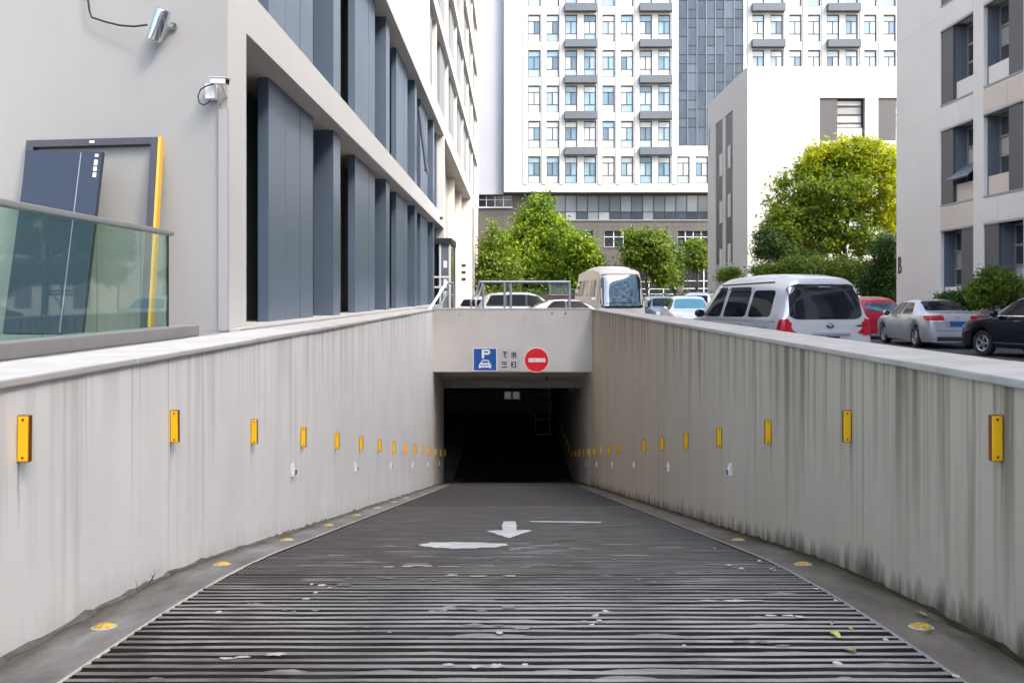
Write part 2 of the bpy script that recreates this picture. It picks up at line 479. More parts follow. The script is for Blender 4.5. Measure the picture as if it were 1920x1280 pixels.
M['leaf_green'] = leaf_mat('leaf_green', [(0.035, 0.075, 0.010), (0.10, 0.19, 0.016), (0.20, 0.31, 0.02)], 0.35, [(0.06, 0.115, 0.010), (0.165, 0.265, 0.014), (0.30, 0.39, 0.02)])
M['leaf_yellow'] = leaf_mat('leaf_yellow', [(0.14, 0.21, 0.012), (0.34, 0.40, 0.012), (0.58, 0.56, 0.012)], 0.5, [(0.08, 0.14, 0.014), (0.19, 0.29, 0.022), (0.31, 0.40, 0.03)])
M['leaf_big_green'] = leaf_mat('leaf_big_green', [(0.075, 0.13, 0.014), (0.17, 0.26, 0.022), (0.29, 0.37, 0.03)], 0.42)
M['leaf_mid'] = leaf_mat('leaf_mid', [(0.040, 0.078, 0.010), (0.105, 0.175, 0.018), (0.20, 0.28, 0.025)], 0.35)
M['leaf_dark'] = leaf_mat('leaf_dark', [(0.022, 0.050, 0.012), (0.055, 0.105, 0.020), (0.11, 0.18, 0.032)], 0.25)


# ------------------------------------------------------------------ mesh building
class MB:
    def __init__(self):
        self.v, self.f = [], []

    def quad(self, a, b, c, d):
        i = len(self.v)
        self.v += [tuple(a), tuple(b), tuple(c), tuple(d)]
        self.f.append((i, i + 1, i + 2, i + 3))
        return self

    def poly(self, pts):
        i = len(self.v)
        self.v += [tuple(p) for p in pts]
        self.f.append(tuple(range(i, i + len(pts))))
        return self

    def hexa(self, p):                       # 8 corners: bottom ring 0-3, top ring 4-7
        i = len(self.v)
        self.v += [tuple(q) for q in p]
        for f in ((3, 2, 1, 0), (4, 5, 6, 7), (0, 1, 5, 4), (1, 2, 6, 5), (2, 3, 7, 6), (3, 0, 4, 7)):
            self.f.append(tuple(i + k for k in f))
        return self

    def box(self, x0, x1, y0, y1, z0, z1):
        return self.hexa([(x0, y0, z0), (x1, y0, z0), (x1, y1, z0), (x0, y1, z0), (x0, y0, z1), (x1, y0, z1), (x1, y1, z1), (x0, y1, z1)])

    def rbox(self, x0, x1, y0, y1, z0, z1, r):   # a box with chamfered edges
        bm = bmesh.new()
        bmesh.ops.create_cube(bm, size=1)
        for v in bm.verts:
            v.co = Vector(((x0 + x1) / 2 + v.co.x * (x1 - x0), (y0 + y1) / 2 + v.co.y * (y1 - y0), (z0 + z1) / 2 + v.co.z * (z1 - z0)))
        bmesh.ops.bevel(bm, geom=bm.edges[:], offset=r, segments=2, profile=0.6, affect='EDGES')
        return self.add_bm(bm)

    def add_bm(self, bm):
        i = len(self.v)
        bm.verts.ensure_lookup_table()
        bm.verts.index_update()
        self.v += [tuple(v.co) for v in bm.verts]
        self.f += [tuple(i + v.index for v in f.verts) for f in bm.faces]
        bm.free()
        return self

    def prism(self, pts, ext):               # planar outline pushed along a vector
        n = len(pts)
        i = len(self.v)
        e = Vector(ext)
        self.v += [tuple(p) for p in pts] + [tuple(Vector(p) + e) for p in pts]
        self.f.append(tuple(range(i + n - 1, i - 1, -1)))
        self.f.append(tuple(range(i + n, i + 2 * n)))
        for k in range(n):
            q = (k + 1) % n
            self.f.append((i + k, i + q, i + n + q, i + n + k))
        return self

    def tube(self, pts, r, n=8, cap=True, r1=None):
        pts = [Vector(p) for p in pts]
        i0 = len(self.v)
        up = Vector((0.13, 0.07, 1)).normalized()
        m = len(pts)
        for k, p in enumerate(pts):
            d = (pts[min(k + 1, m - 1)] - pts[max(k - 1, 0)]).normalized()
            a = d.cross(up)
            if a.length < 1e-3:
                a = d.cross(Vector((1, 0, 0)))
            a.normalize()
            b = d.cross(a)
            rr = r if r1 is None else r + (r1 - r) * k / max(1, m - 1)
            for q in range(n):
                t = 2 * math.pi * q / n
                self.v.append(tuple(p + a * (math.cos(t) * rr) + b * (math.sin(t) * rr)))
        for k in range(m - 1):
            for q in range(n):
                w = (q + 1) % n
                self.f.append((i0 + k * n + q, i0 + k * n + w, i0 + (k + 1) * n + w, i0 + (k + 1) * n + q))
        if cap:
            self.f.append(tuple(i0 + q for q in range(n - 1, -1, -1)))
            self.f.append(tuple(i0 + (m - 1) * n + q for q in range(n)))
        return self

    def lathe(self, prof, c, axis='x', n=24):   # profile of (radius, along)
        i0 = len(self.v)
        c = Vector(c)
        for (r, h) in prof:
            for q in range(n):
                t = 2 * math.pi * q / n
                a, b = r * math.cos(t), r * math.sin(t)
                o = {'x': (h, a, b), 'y': (a, h, b), 'z': (a, b, h)}[axis]
                self.v.append(tuple(c + Vector(o)))
        for k in range(len(prof) - 1):
            for q in range(n):
                w = (q + 1) % n
                self.f.append((i0 + k * n + q, i0 + k * n + w, i0 + (k + 1) * n + w, i0 + (k + 1) * n + q))
        return self

    def build(self, name, mat, parent=None, smooth=False, local=False):
        return mesh_obj(name, self.v, self.f, mat, parent, smooth, local)


def wloc(o):
    p = Vector((0, 0, 0))
    while o is not None:
        p += o.location
        o = o.parent
    return p


def mesh_obj(name, v, f, mat, parent=None, smooth=False, local=False):
    va = [Vector(p) for p in v]
    if local:
        off = Vector((0, 0, 0))
    elif parent is not None:
        off = wloc(parent)
    else:
        xs = [p.x for p in va]
        ys = [p.y for p in va]
        off = Vector(((min(xs) + max(xs)) / 2, (min(ys) + max(ys)) / 2, min(p.z for p in va)))
    me = bpy.data.meshes.new(name)
    me.from_pydata([tuple(p - off) for p in va], [], f)
    bm = bmesh.new()
    bm.from_mesh(me)
    bmesh.ops.recalc_face_normals(bm, faces=bm.faces[:])
    bm.to_mesh(me)
    bm.free()
    if mat is not None:
        me.materials.append(mat)
    if smooth:
        me.polygons.foreach_set('use_smooth', [True] * len(me.polygons))
        if smooth != 'all':
            try:
                me.set_sharp_from_angle(angle=R(38))
            except Exception:
                pass
    o = bpy.data.objects.new(name, me)
    C.objects.link(o)
    if parent is not None:
        o.parent = parent
    elif not local:
        o.location = off
    return o


def tag(o, label=None, cat=None, group=None, kind=None):
    if label:
        o['label'] = label
    if cat:
        o['category'] = cat
    if group:
        o['group'] = group
    if kind:
        o['kind'] = kind
    return o


def thing(name, label, cat, loc=(0, 0, 0), rotz=0.0, group=None):
    o = bpy.data.objects.new(name, None)
    o.empty_display_size = 0.3
    C.objects.link(o)
    o.location = loc
    o.rotation_euler = (0, 0, rotz)
    return tag(o, label, cat, group)


def inst(name, me, parent, loc, rot=(0, 0, 0), scale=(1, 1, 1)):
    o = bpy.data.objects.new(name, me)
    C.objects.link(o)
    if parent is not None:
        o.parent = parent
    o.location = loc
    o.rotation_euler = rot
    o.scale = scale
    return o


def copy_tree(o, parent=None):
    c = o.copy()
    C.objects.link(c)
    if parent is not None:
        c.parent = parent
    for ch in list(o.children):
        copy_tree(ch, c)
    return c


ORD = ['first', 'second', 'third', 'fourth', 'fifth', 'sixth', 'seventh', 'eighth', 'ninth', 'tenth', 'eleventh', 'twelfth', 'thirteenth', 'fourteenth', 'fifteenth', 'sixteenth', 'seventeenth', 'eighteenth', 'nineteenth', 'twentieth']


def wall_open(mb, us, zs, openings, fmap, depth):
    """a wall sheet with rectangular openings and their reveals; fmap(u, z, w) -> point, w inward"""
    U = sorted(set([round(x, 4) for x in us] + [round(o[k], 4) for o in openings for k in (0, 1)]))
    Z = sorted(set([round(x, 4) for x in zs] + [round(o[k], 4) for o in openings for k in (2, 3)]))
    for a, b in zip(U[:-1], U[1:]):
        for c, d in zip(Z[:-1], Z[1:]):
            um, zm = (a + b) / 2, (c + d) / 2
            if any(o[0] < um < o[1] and o[2] < zm < o[3] for o in openings):
                continue
            mb.quad(fmap(a, c, 0), fmap(b, c, 0), fmap(b, d, 0), fmap(a, d, 0))
    for (a, b, c, d) in openings:
        mb.quad(fmap(a, c, 0), fmap(a, d, 0), fmap(a, d, depth), fmap(a, c, depth))
        mb.quad(fmap(b, c, 0), fmap(b, d, 0), fmap(b, d, depth), fmap(b, c, depth))
        mb.quad(fmap(a, c, 0), fmap(b, c, 0), fmap(b, c, depth), fmap(a, c, depth))
        mb.quad(fmap(a, d, 0), fmap(b, d, 0), fmap(b, d, depth), fmap(a, d, depth))


# ------------------------------------------------------------------ ground, ramp and tunnel
A_ = 2.70            # half width between the ramp walls
WT = 3.40            # outer face of the ramp walls
TOP = 1.11           # top of the ramp walls
PORTAL = 31.7
HALL = 36.6


def ramp_z(d):
    if d <= 0.3:
        return 0.0
    def raw(q):
        a = -0.0857 * (q - 0.3)
        b = -1.13 - 0.176 * (q - 10.2)
        k = 0.16
        h = max(0.0, min(1.0, 0.5 + 0.5 * (b - a) / k))       # smooth minimum
        m = b + (a - b) * h - k * h * (1 - h)
        return m
    z = raw(d)
    return max(z, -6.8)


def floor_depth(py, lift=0.0):
    lo, hi = 2.0, 42.0
    for _ in range(60):
        m = (lo + hi) / 2
        y = 555 + (EYE - ramp_z(m) - lift) * F / m
        if y > py:
            lo = m
        else:
            hi = m
    return (lo + hi) / 2


g = MB()
g.quad((WT, -120, 0), (500, -120, 0), (500, 32.3, 0), (WT, 32.3, 0))
g.quad((-500, -120, 0), (-WT, -120, 0), (-WT, 32.3, 0), (-500, 32.3, 0))
g.quad((-WT, -120, 0), (WT, -120, 0), (WT, 0.3, 0), (-WT, 0.3, 0))
g.quad((-500, 32.3, 0), (500, 32.3, 0), (500, 700, 0), (-500, 700, 0))
tag(g.build('ground', M['asphalt']), kind='structure')

ramp = bpy.data.objects.new('ramp', None)
C.objects.link(ramp)
tag(ramp, kind='structure')
ys = [0.3 + 0.35 * i for i in range(int((42.8 - 0.3) / 0.35) + 1)] + [43.4, 70]
mb = MB()
for a, b in zip(ys[:-1], ys[1:]):
    mb.quad((-2.7, a, ramp_z(a)), (2.7, a, ramp_z(a)), (2.7, b, ramp_z(b)), (-2.7, b, ramp_z(b)))
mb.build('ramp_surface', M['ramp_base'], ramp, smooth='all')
# smooth concrete side strips, a step above the ribbed lane
SW = 2.22
for s in (-1, 1):
    mb = MB()
    for a, b in zip(ys[:-3], ys[1:-2]):
        za, zb = ramp_z(a) + 0.022, ramp_z(b) + 0.022
        mb.quad((s * SW, a, za), (s * A_, a, za), (s * A_, b, zb), (s * SW, b, zb))
        mb.quad((s * SW, a, za - 0.022), (s * SW, a, za), (s * SW, b, zb), (s * SW, b, zb - 0.022))
    mb.build('side_strip', M['strip'] if s < 0 else M['strip_brown'], ramp)
    # pale mortar bead between strip and ribs, and grime heaped in the angle under the wall
    mb = MB()
    for a, b in zip(ys[:-3], ys[1:-2]):
        w = 0.012 + 0.008 * rnd.random()
        mb.quad((s * (SW - w), a, ramp_z(a) + 0.026), (s * (SW + 0.012), a, ramp_z(a) + 0.026), (s * (SW + 0.012), b, ramp_z(b) + 0.026), (s * (SW - w), b, ramp_z(b) + 0.026))
    mb.build('edge_bead', M['coping_worn'] if s < 0 else M['stone_grey'], ramp)
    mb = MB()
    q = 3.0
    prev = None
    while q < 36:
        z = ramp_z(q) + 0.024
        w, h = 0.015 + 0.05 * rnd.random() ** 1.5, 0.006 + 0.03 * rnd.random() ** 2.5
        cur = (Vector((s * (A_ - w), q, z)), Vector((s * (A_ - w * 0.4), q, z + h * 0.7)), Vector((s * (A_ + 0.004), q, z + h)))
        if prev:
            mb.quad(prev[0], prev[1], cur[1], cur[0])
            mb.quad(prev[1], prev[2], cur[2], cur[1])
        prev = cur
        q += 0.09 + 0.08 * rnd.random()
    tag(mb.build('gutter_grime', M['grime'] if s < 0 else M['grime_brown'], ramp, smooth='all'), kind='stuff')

# anti-slip ribs across the lane
RIB_H, PITCH = 0.032, 0.110
def rib_top(y):
    return RIB_H * (1.0 if y < 6.5 else max(0.45, 1.0 - (y - 6.5) * 0.28)) * 1.03
def rib_mesh(i):
    r = random.Random(i)
    mb = MB()
    n = 15
    w = SW - 0.015
    prev = None
    for k in range(n + 1):
        x = -w + 2 * w * k / n
        j = lambda s: (r.random() - 0.5) * s
        h = RIB_H + j(0.004)
        ring = [Vector((x, -0.031 + j(0.006), -0.01)), Vector((x, -0.025 + j(0.009), h)), Vector((x, 0.025 + j(0.009), h + j(0.003))), Vector((x, 0.031 + j(0.006), -0.01))]
        if prev:
            for q in range(3):
                mb.quad(prev[q], prev[q + 1], ring[q + 1], ring[q])
        prev = ring
    o = mb.build('anti_slip_rib', M['ramp_rib'], None, local=True)
    me = o.data
    bpy.data.objects.remove(o)
    return me


rib_meshes = [rib_mesh(i) for i in range(9)]
nrib = int((37.0 - 3.6) / PITCH)
far_ribs = MB()
for i in range(nrib):
    y = 3.6 + i * PITCH
    sl = math.atan2(ramp_z(y + 0.1) - ramp_z(y - 0.1), 0.2)
    if y < 18.0:
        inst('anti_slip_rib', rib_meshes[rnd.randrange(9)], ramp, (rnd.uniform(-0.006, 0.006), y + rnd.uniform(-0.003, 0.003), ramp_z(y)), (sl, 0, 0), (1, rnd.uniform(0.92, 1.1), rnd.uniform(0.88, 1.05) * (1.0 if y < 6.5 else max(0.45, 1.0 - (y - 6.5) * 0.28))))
    else:
        z0, z1 = ramp_z(y - 0.03), ramp_z(y + 0.03)
        w = SW - 0.015
        far_ribs.hexa([(-w, y - 0.034, z0 - 0.01), (w, y - 0.034, z0 - 0.01), (w, y + 0.034, z1 - 0.01), (-w, y + 0.034, z1 - 0.01),
                       (-w, y - 0.025, z0 + RIB_H * 0.45), (w, y - 0.025, z0 + RIB_H * 0.45), (w, y + 0.025, z1 + RIB_H * 0.45), (-w, y + 0.025, z1 + RIB_H * 0.45)])
# grooves choked with packed dirt here and there
pk = MB()
for k in range(150):
    y = 4.2 + PITCH * rnd.randrange(0, 52) + PITCH / 2 - 0.0
    yy = 3.6 + PITCH * (round((y - 3.6) / PITCH - 0.5) + 0.5)
    x, w = rnd.uniform(-2.1, 1.9), rnd.uniform(0.08, 0.7) * (1.0 if rnd.random() < 0.7 else 1.8)
    w = min(w, 2.15 - x)
    h = RIB_H * rnd.uniform(0.35, 0.9) * min(1, rib_top(yy) / RIB_H)
    n = 8
    prev = None
    for q in range(n + 1):
        u = q / n
        hh = h * math.sin(math.pi * min(1, max(0, u * 0.96 + 0.02))) ** 0.5 * rnd.uniform(0.75, 1.0)
        cur = [Vector((x + w * u, yy - 0.034, ramp_z(yy - 0.034) - 0.004)), Vector((x + w * u, yy - 0.026, ramp_z(yy) + hh * 0.9)), Vector((x + w * u, yy + 0.028, ramp_z(yy) + hh)), Vector((x + w * u, yy + 0.034, ramp_z(yy + 0.034) - 0.004))]
        if prev:
            for e in range(3):
                pk.quad(prev[e], prev[e + 1], cur[e + 1], cur[e])
        prev = cur
tag(pk.build('packed_dirt', M['strip'], ramp, smooth='all'), kind='stuff')
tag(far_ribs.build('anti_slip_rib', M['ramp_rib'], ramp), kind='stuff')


def on_ramp(px, py, lift=0.03):
    d = floor_depth(py, lift)
    return Vector(((px - 961) * d / F, d, ramp_z(d) + lift))


# painted arrow and worn line fragments
mb = MB()
L_ = RIB_H * 0.47 + 0.0035
def strip_poly(mb, pts_px, lift=L_):
    mb.poly([on_ramp(x, y, lift) for x, y in pts_px])
strip_poly(mb, [(944, 977), (956, 976.6), (967, 977), (967.5, 981), (969, 985), (968.5, 989), (968.5, 993.6), (983, 992.8), (998, 994), (990, 996.4), (980, 999.2), (967, 1004), (956, 1008), (947, 1006), (940, 1002.6), (934, 1002), (927, 998.6), (918, 996.6), (912, 994.4), (928, 993.4), (942.5, 993.6), (942, 989), (941, 985), (943, 981)])
mb.build('arrow_marking', M['road_paint'], ramp)
mb = MB()
strip_poly(mb, [(784, 1021), (793, 1018.6), (803, 1018), (806, 1016), (826, 1016.3), (850, 1015), (872, 1016), (905, 1016.2), (921, 1017.8), (948, 1018.6), (953, 1021.6), (941, 1023), (930, 1025.6), (900, 1025.4), (893, 1027.3), (868, 1027), (849, 1027.9), (830, 1026), (815, 1026.2), (806, 1024), (796, 1023.8)])
mb.build('line_marking', M['road_paint'], ramp)
mb = MB()
strip_poly(mb, [(992, 976.2), (1060, 976.6), (1128, 977.6), (1126, 979.6), (1050, 978.6), (996, 977.8)])
mb.build('line_marking', M['road_paint'], ramp)
# smears of set mortar lying in the grooves
def blob(cx, cy, rx, ry, n, r, z):
    pts = []
    for k in range(n):
        t = 2 * math.pi * k / n
        q = 0.55 + 0.6 * r.random()
        y = cy + ry * q * math.sin(t)
        pts.append(Vector((cx + rx * q * math.cos(t), y, ramp_z(y) + z + rib_top(cy))))
    return pts
r_ = random.Random(11)
for k, (px, py, wpx) in enumerate([(850, 1060, 120), (700, 1085, 60), (905, 1145, 90), (760, 1062, 60), (640, 1100, 70), (940, 1180, 80), (470, 1232, 80), (830, 1148, 50), (1130, 1047, 40), (1370, 1126, 90), (1290, 1075, 60), (1030, 1062, 60), (1480, 1160, 60), (1440, 1212, 70), (700, 1185, 40), (880, 1256, 90), (560, 1150, 40), (1200, 1090, 40), (905, 1080, 90), (820, 1090, 60), (1345, 1060, 40), (1100, 1165, 30)]):
    p = on_ramp(px, py, 0.02)
    mb = MB()
    for s in range(3):
        w = wpx * p.y / F / 2
        mb.poly(blob(p.x + w * 1.1 * (s - 1) + r_.uniform(-.05, .05), p.y + r_.uniform(-.07, .07), w * r_.uniform(.25, .55), r_.uniform(0.015, 0.04), 16, r_, 0.0022 + 0.001 * s))
    mb.build('mortar_smear', M['strip'] if k % 3 else M['coping_worn'], ramp)


# ramp walls
def ramp_wall(name, label, s, y0, y1, mat, copmat, inner_only=None):
    t = thing(name, label, 'wall', (s * (A_ + WT) / 2, (y0 + y1) / 2, 0))
    n = int((y1 - y0) / 0.4)
    v, f, hf = [], [], []
    for i in range(n + 1):
        y = y0 + (y1 - y0) * i / n
        zb = ramp_z(y) - 0.3
        for (x, z) in ((s * A_, zb), (s * A_, TOP - 0.05), (s * WT, TOP - 0.05), (s * WT, -0.3)):
            v.append((x, y, z))
            hf.append(z - ramp_z(y))
    for i in range(n):
        for k in range(3):
            a = i * 4 + k
            f.append((a, a + 1, a + 5, a + 4))
    f.append((0, 1, 2, 3))
    f.append(tuple(n * 4 + k for k in (3, 2, 1, 0)))
    o = mesh_obj('wall_body', v, f, mat, t)
    at_ = o.data.attributes.new('hfloor', 'FLOAT', 'POINT')
    at_.data.foreach_set('value', hf)
    y = y0
    r = random.Random(3 + s)
    while y < y1 - 0.2:
        L = min(r.uniform(2.6, 3.4), y1 - y)
        if y1 - y - L < 0.6:
            L = y1 - y
        o_ = r.uniform(0.016, 0.03)
        MB().rbox(min(s * (A_ - o_), s * (WT + 0.01)), max(s * (A_ - o_), s * (WT + 0.01)), y + 0.004, y + L - 0.004, TOP - 0.05, TOP + r.uniform(-0.004, 0.004), 0.012).build('coping_slab', copmat, t)
        y += L
    return t


ramp_wall('ramp_wall', 'tall pale grey concrete ramp wall beside the building with blue cladding', -1, -2.5, PORTAL + 0.5, M['wall_pale'], M['coping'])
ramp_wall('ramp_wall', 'tall brownish streaked concrete ramp wall below the parked van', 1, -2.5, PORTAL + 0.5, M['wall_stained'], M['coping_worn'])

# portal beam over the tunnel mouth
pb = thing('portal_beam', 'pale concrete beam over the garage mouth carrying the signs', 'wall', (0, PORTAL + 0.25, -1.02))
v = [(-A_, PORTAL, -1.02), (A_, PORTAL, -1.02), (A_, PORTAL, TOP - 0.01), (-A_, PORTAL, TOP - 0.01)]
v += [(x, PORTAL + 0.5, z) for (x, _, z) in v]
o = mesh_obj('beam_body', v, [(0, 1, 2, 3), (7, 6, 5, 4), (0, 4, 5, 1), (3, 2, 6, 7), (1, 5, 6, 2), (0, 3, 7, 4)], M['beam_concrete'], pb)
a_ = o.data.attributes.new('hfloor', 'FLOAT', 'POINT')
a_.data.foreach_set('value', [4.0] * 8)
MB().rbox(-A_ + 0.03, A_ - 0.03, PORTAL - 0.018, PORTAL + 0.52, TOP - 0.01, TOP + 0.03, 0.01).build('coping_slab', M['coping'], pb)

for (x, y, r) in ((861, 589.5, .022), (1035, 588, .03), (1060, 588, .035), (1059, 583, .02), (880, 596, .012), (1056, 595, .016)):
    q = at(x, y, PORTAL)
    MB().lathe([(0, -0.004), (r, -0.004), (r, 0.0)], (q.x, PORTAL - 0.001, q.z), 'y', 10).build('tie_hole', M['frame_dark'], pb)
# tunnel behind the portal
tun = bpy.data.objects.new('tunnel', None)
C.objects.link(tun)
tag(tun, kind='structure')
y0 = PORTAL + 0.5
mb = MB()
mb.hexa([(-3.4, y0, -1.02), (3.4, y0, -1.02), (3.4, HALL, -1.78), (-3.4, HALL, -1.78), (-3.4, y0, -0.05), (3.4, y0, -0.05), (3.4, HALL, -0.05), (-3.4, HALL, -0.05)])
mb.build('tunnel_ceiling', M['tunnel_concrete'], tun)
for s, y1 in ((-1, HALL), (1, 66)):
    mb = MB()
    yy = [y0, 34, HALL, 40, 43, y1] if y1 > 60 else [y0, 34, y1]
    for a, b in zip(yy[:-1], yy[1:]):
        mb.hexa([(s * A_, a, ramp_z(a) - 0.3), (s * 3.4, a, ramp_z(a) - 0.3), (s * 3.4, b, ramp_z(b) - 0.3), (s * A_, b, ramp_z(b) - 0.3),
                 (s * A_, a, -0.06), (s * 3.4, a, -0.06), (s * 3.4, b, -0.06), (s * A_, b, -0.06)])
    mb.build('tunnel_wall', M['tunnel_concrete'], tun)
MB().box(-2.7, 2.7, HALL + 0.01, HALL + 0.4, -2.05, -0.06).build('lintel', M['garage_dark'], tun)
mb = MB()
mb.box(-18, 2.7, HALL + 0.41, 66, -2.0, -0.06)
mb.build('hall_ceiling', M['garage_dark'], tun)
MB().box(-18, 3.4, 66.01, 66.4, -7.2, -0.06).build('hall_back_wall', M['garage_upper'], tun)
MB().box(-18.4, -18.01, HALL, 66, -7.2, -0.06).build('hall_side_wall', M['garage_dark'], tun)
MB().box(-18, -3.41, HALL - 0.4, HALL, -7.2, -0.06).build('hall_side_wall', M['garage_dark'], tun)
MB().box(-18, -2.4, HALL - 0.3, 66.2, -7.3, -6.83).build('hall_floor', M['garage_dark'], tun)

# things hanging in the dark of the garage
p = at(960, 741, 45)
t = thing('emergency_light', 'grey twin-head emergency light hanging in the dark garage mouth', 'light', (p.x, p.y, p.z - 0.23))
MB().rbox(p.x - 0.40, p.x + 0.40, p.y, p.y + 0.12, p.z - 0.22, p.z + 0.22, 0.03).build('housing', M['sign_grey'], t)
lampm = NT('emergency_lens')
lampm.color((0.22, 0.25, 0.22))
lampm.set(**{'Emission Strength': 0.02, 'Roughness': 0.3})
lampm.b.inputs['Emission Color'].default_value = (0.8, 0.9, 0.8, 1)
for s in (-1, 1):
    MB().rbox(p.x + s * 0.2 - 0.15, p.x + s * 0.2 + 0.15, p.y - 0.03, p.y + 0.01, p.z - 0.17, p.z + 0.17, 0.02).build('lens', lampm.m, t)
MB().tube([(p.x, p.y + 0.06, p.z + 0.22), (p.x, p.y + 0.06, -2.0)], 0.012).build('hanger', M['frame_grey'], t)
a, b = at(1004, 738, 47), at(1031, 814, 47)
mb = MB()
for zz in (a.z, b.z, at(1004, 786, 47).z):
    mb.tube([(a.x, 47, zz), (b.x, 47, zz)], 0.03)
for xx in (a.x, b.x):
    mb.tube([(xx, 47, -2.0), (xx, 47, b.z)], 0.02)
tag(mb.build('hanging_frame', M['frame_white']), 'pale ladder-like pipe frame hanging inside the dark garage', 'frame')
p = at(906, 722, 38)
tag(MB().tube([(p.x, p.y, p.z - 0.1), (p.x, p.y, p.z + 0.1)], 0.03).build('ceiling_sensor', M['white_plastic']), 'small white sensor under the lintel of the garage mouth', 'sensor')
mb = MB()
pp = [at(1024, 699, 34.5), at(1025, 712, 34.5), at(1050, 716, 37.1), at(1062, 735, 38)]
mb.tube([pp[0], pp[1]], 0.035)
mb.tube([Vector((2.3, HALL + 0.45, -2.15)), Vector((2.3, 60, -2.3))], 0.10)
tag(mb.build('ceiling_pipe', M['frame_dark']), 'dark pipe under the sloping ceiling of the garage mouth', 'pipe')
for dx in (2.45, 2.62):
    pass

# ------------------------------------------------------------------ wall reflectors, step lights and road studs
def reflector_parts():
    t = thing('wall_reflector', 'x', 'reflector')
    MB().rbox(-0.015, 0.015, -0.064, 0.004, -0.127, 0.127, 0.003).build('body', M['amber_dark'], t, local=True)
    for q in (-1, 1):
        x0, x1 = sorted((q * 0.015, q * 0.026))
        l_ = MB().rbox(x0, x1, -0.060, -0.004, -0.123, 0.123, 0.004).build('lens', M['yellow_plastic'], t, local=True)
        for z in (-0.103, 0.103):
            MB().lathe([(0.0, q * 0.0285), (0.007, q * 0.028), (0.009, q * 0.024)], (0, -0.032, z), 'x', 10).build('screw', M['amber_dark'], l_, local=True)
    return t


refl = reflector_parts()
used = [False]
def put_reflector(s, d, z, label):
    o = refl if not used[0] else copy_tree(refl)
    used[0] = True
    o.location = (s * (A_ - 0.004), d, z)
    o.rotation_euler = (rnd.uniform(-0.01, 0.01), rnd.uniform(-0.025, 0.025), -s * R(90))
    tag(o, label, 'reflector', 'yellow reflectors along the ramp walls')
    return o


for i in range(15):
    d = 5.10 + 2.27 * i
    if d > 31.0:
        d = 31.0 + (d - 31.0)
    put_reflector(-1, d, ramp_z(d) + 1.185, 'yellow reflector on the pale ramp wall, %s counting down from the street' % ORD[i])
k = 0
for i in range(18):
    d = 5.15 + 2.30 * i
    if i == 7:
        continue
    o = put_reflector(1, d, ramp_z(d) + 1.185, 'yellow reflector on the brownish ramp wall, %s counting down from the street' % ORD[k])
    k += 1
for i in range(4):
    d = 46.2 + 2.1 * i
    put_reflector(1, d, ramp_z(d) + 1.185, 'yellow reflector deep in the dark garage, %s beyond the foot of the ramp' % ORD[i])

def step_light():
    t = thing('step_light', 'x', 'light')
    mb = MB()
    mb.prism([(-0.05, 0, 0.09), (-0.05, 0, -0.08), (-0.05, -0.045, -0.08), (-0.05, -0.060, -0.03), (-0.05, -0.02, 0.09)], (0.1, 0, 0))
    mb.build('housing', M['white_plastic'], t, local=True)
    MB().rbox(-0.036, 0.036, -0.066, -0.04, -0.065, 0.0, 0.004).build('louvre', M['frame_dark'], t, local=True)
    return t
sl0 = step_light()
first = True
for s, cnt in ((-1, 6), (1, 6)):
    for i in range(cnt):
        d = 11.42 + 4.58 * i + (0.1 if s > 0 else 0)
        o = sl0 if first else copy_tree(sl0)
        first = False
        o.location = (s * A_, d, ramp_z(d) + 0.77)
        o.scale = (0.85, 0.85, 0.85)
        o.rotation_euler = (0, 0, -s * R(90))
        tag(o, 'small white step light on the %s ramp wall, %s from the street' % ('pale' if s < 0 else 'brownish', ORD[i]), 'light', 'step lights low on the ramp walls')

def road_stud():
    t = thing('road_stud', 'x', 'road stud')
    bm = bmesh.new()
    bmesh.ops.create_uvsphere(bm, u_segments=18, v_segments=9, radius=1)
    bmesh.ops.delete(bm, geom=[v for v in bm.verts if v.co.z < -0.01], context='VERTS')
    for v in bm.verts:
        v.co = Vector((v.co.x * 0.062, v.co.y * 0.065, v.co.z * 0.022))
    MB().add_bm(bm).build('dome', M['yellow_worn'], t, smooth='all', local=True)
    MB().lathe([(0.0, 0.005), (0.070, 0.004), (0.076, -0.002)], (0, 0, 0), 'z', 20).build('collar', M['coping_worn'], t, local=True)
    return t
st0 = road_stud()
first = True
for s in (-1, 1):
    for i in range(8 if s < 0 else 3):
        d = 5.60 + 2.27 * i
        o = st0 if first else copy_tree(st0)
        first = False
        o.location = (s * 2.45, d, ramp_z(d) + 0.023)
        o.rotation_euler = (-R(6 if d < 8 else 10), 0, rnd.uniform(-0.3, 0.3))
        if i > 3:
            o.children[0].material_slots[0].link = 'OBJECT'
            o.children[0].material_slots[0].material = M['coping_worn']
        tag(o, ('worn yellow stud' if i <= 3 else 'bare grey worn stud') + ' in the gutter strip under the %s wall, %s from the street' % ('pale' if s < 0 else 'brownish', ORD[i]), 'road stud', 'studs along the ramp gutter strips')

# ------------------------------------------------------------------ signs on the beam
SY = PORTAL - 0.02
def spt(px, py, y=SY):
    q = at(px, py, PORTAL)
    return Vector((q.x, y, q.z))


def sbox(name, px0, px1, py0, py1, ya, yb, mat, parent, r=0.0):
    a, b = spt(px0, py1), spt(px1, py0)
    mb = MB()
    if r:
        mb.rbox(a.x, b.x, ya, yb, a.z, b.z, r)
    else:
        mb.box(a.x, b.x, ya, yb, a.z, b.z)
    return mb.build(name, mat, parent)


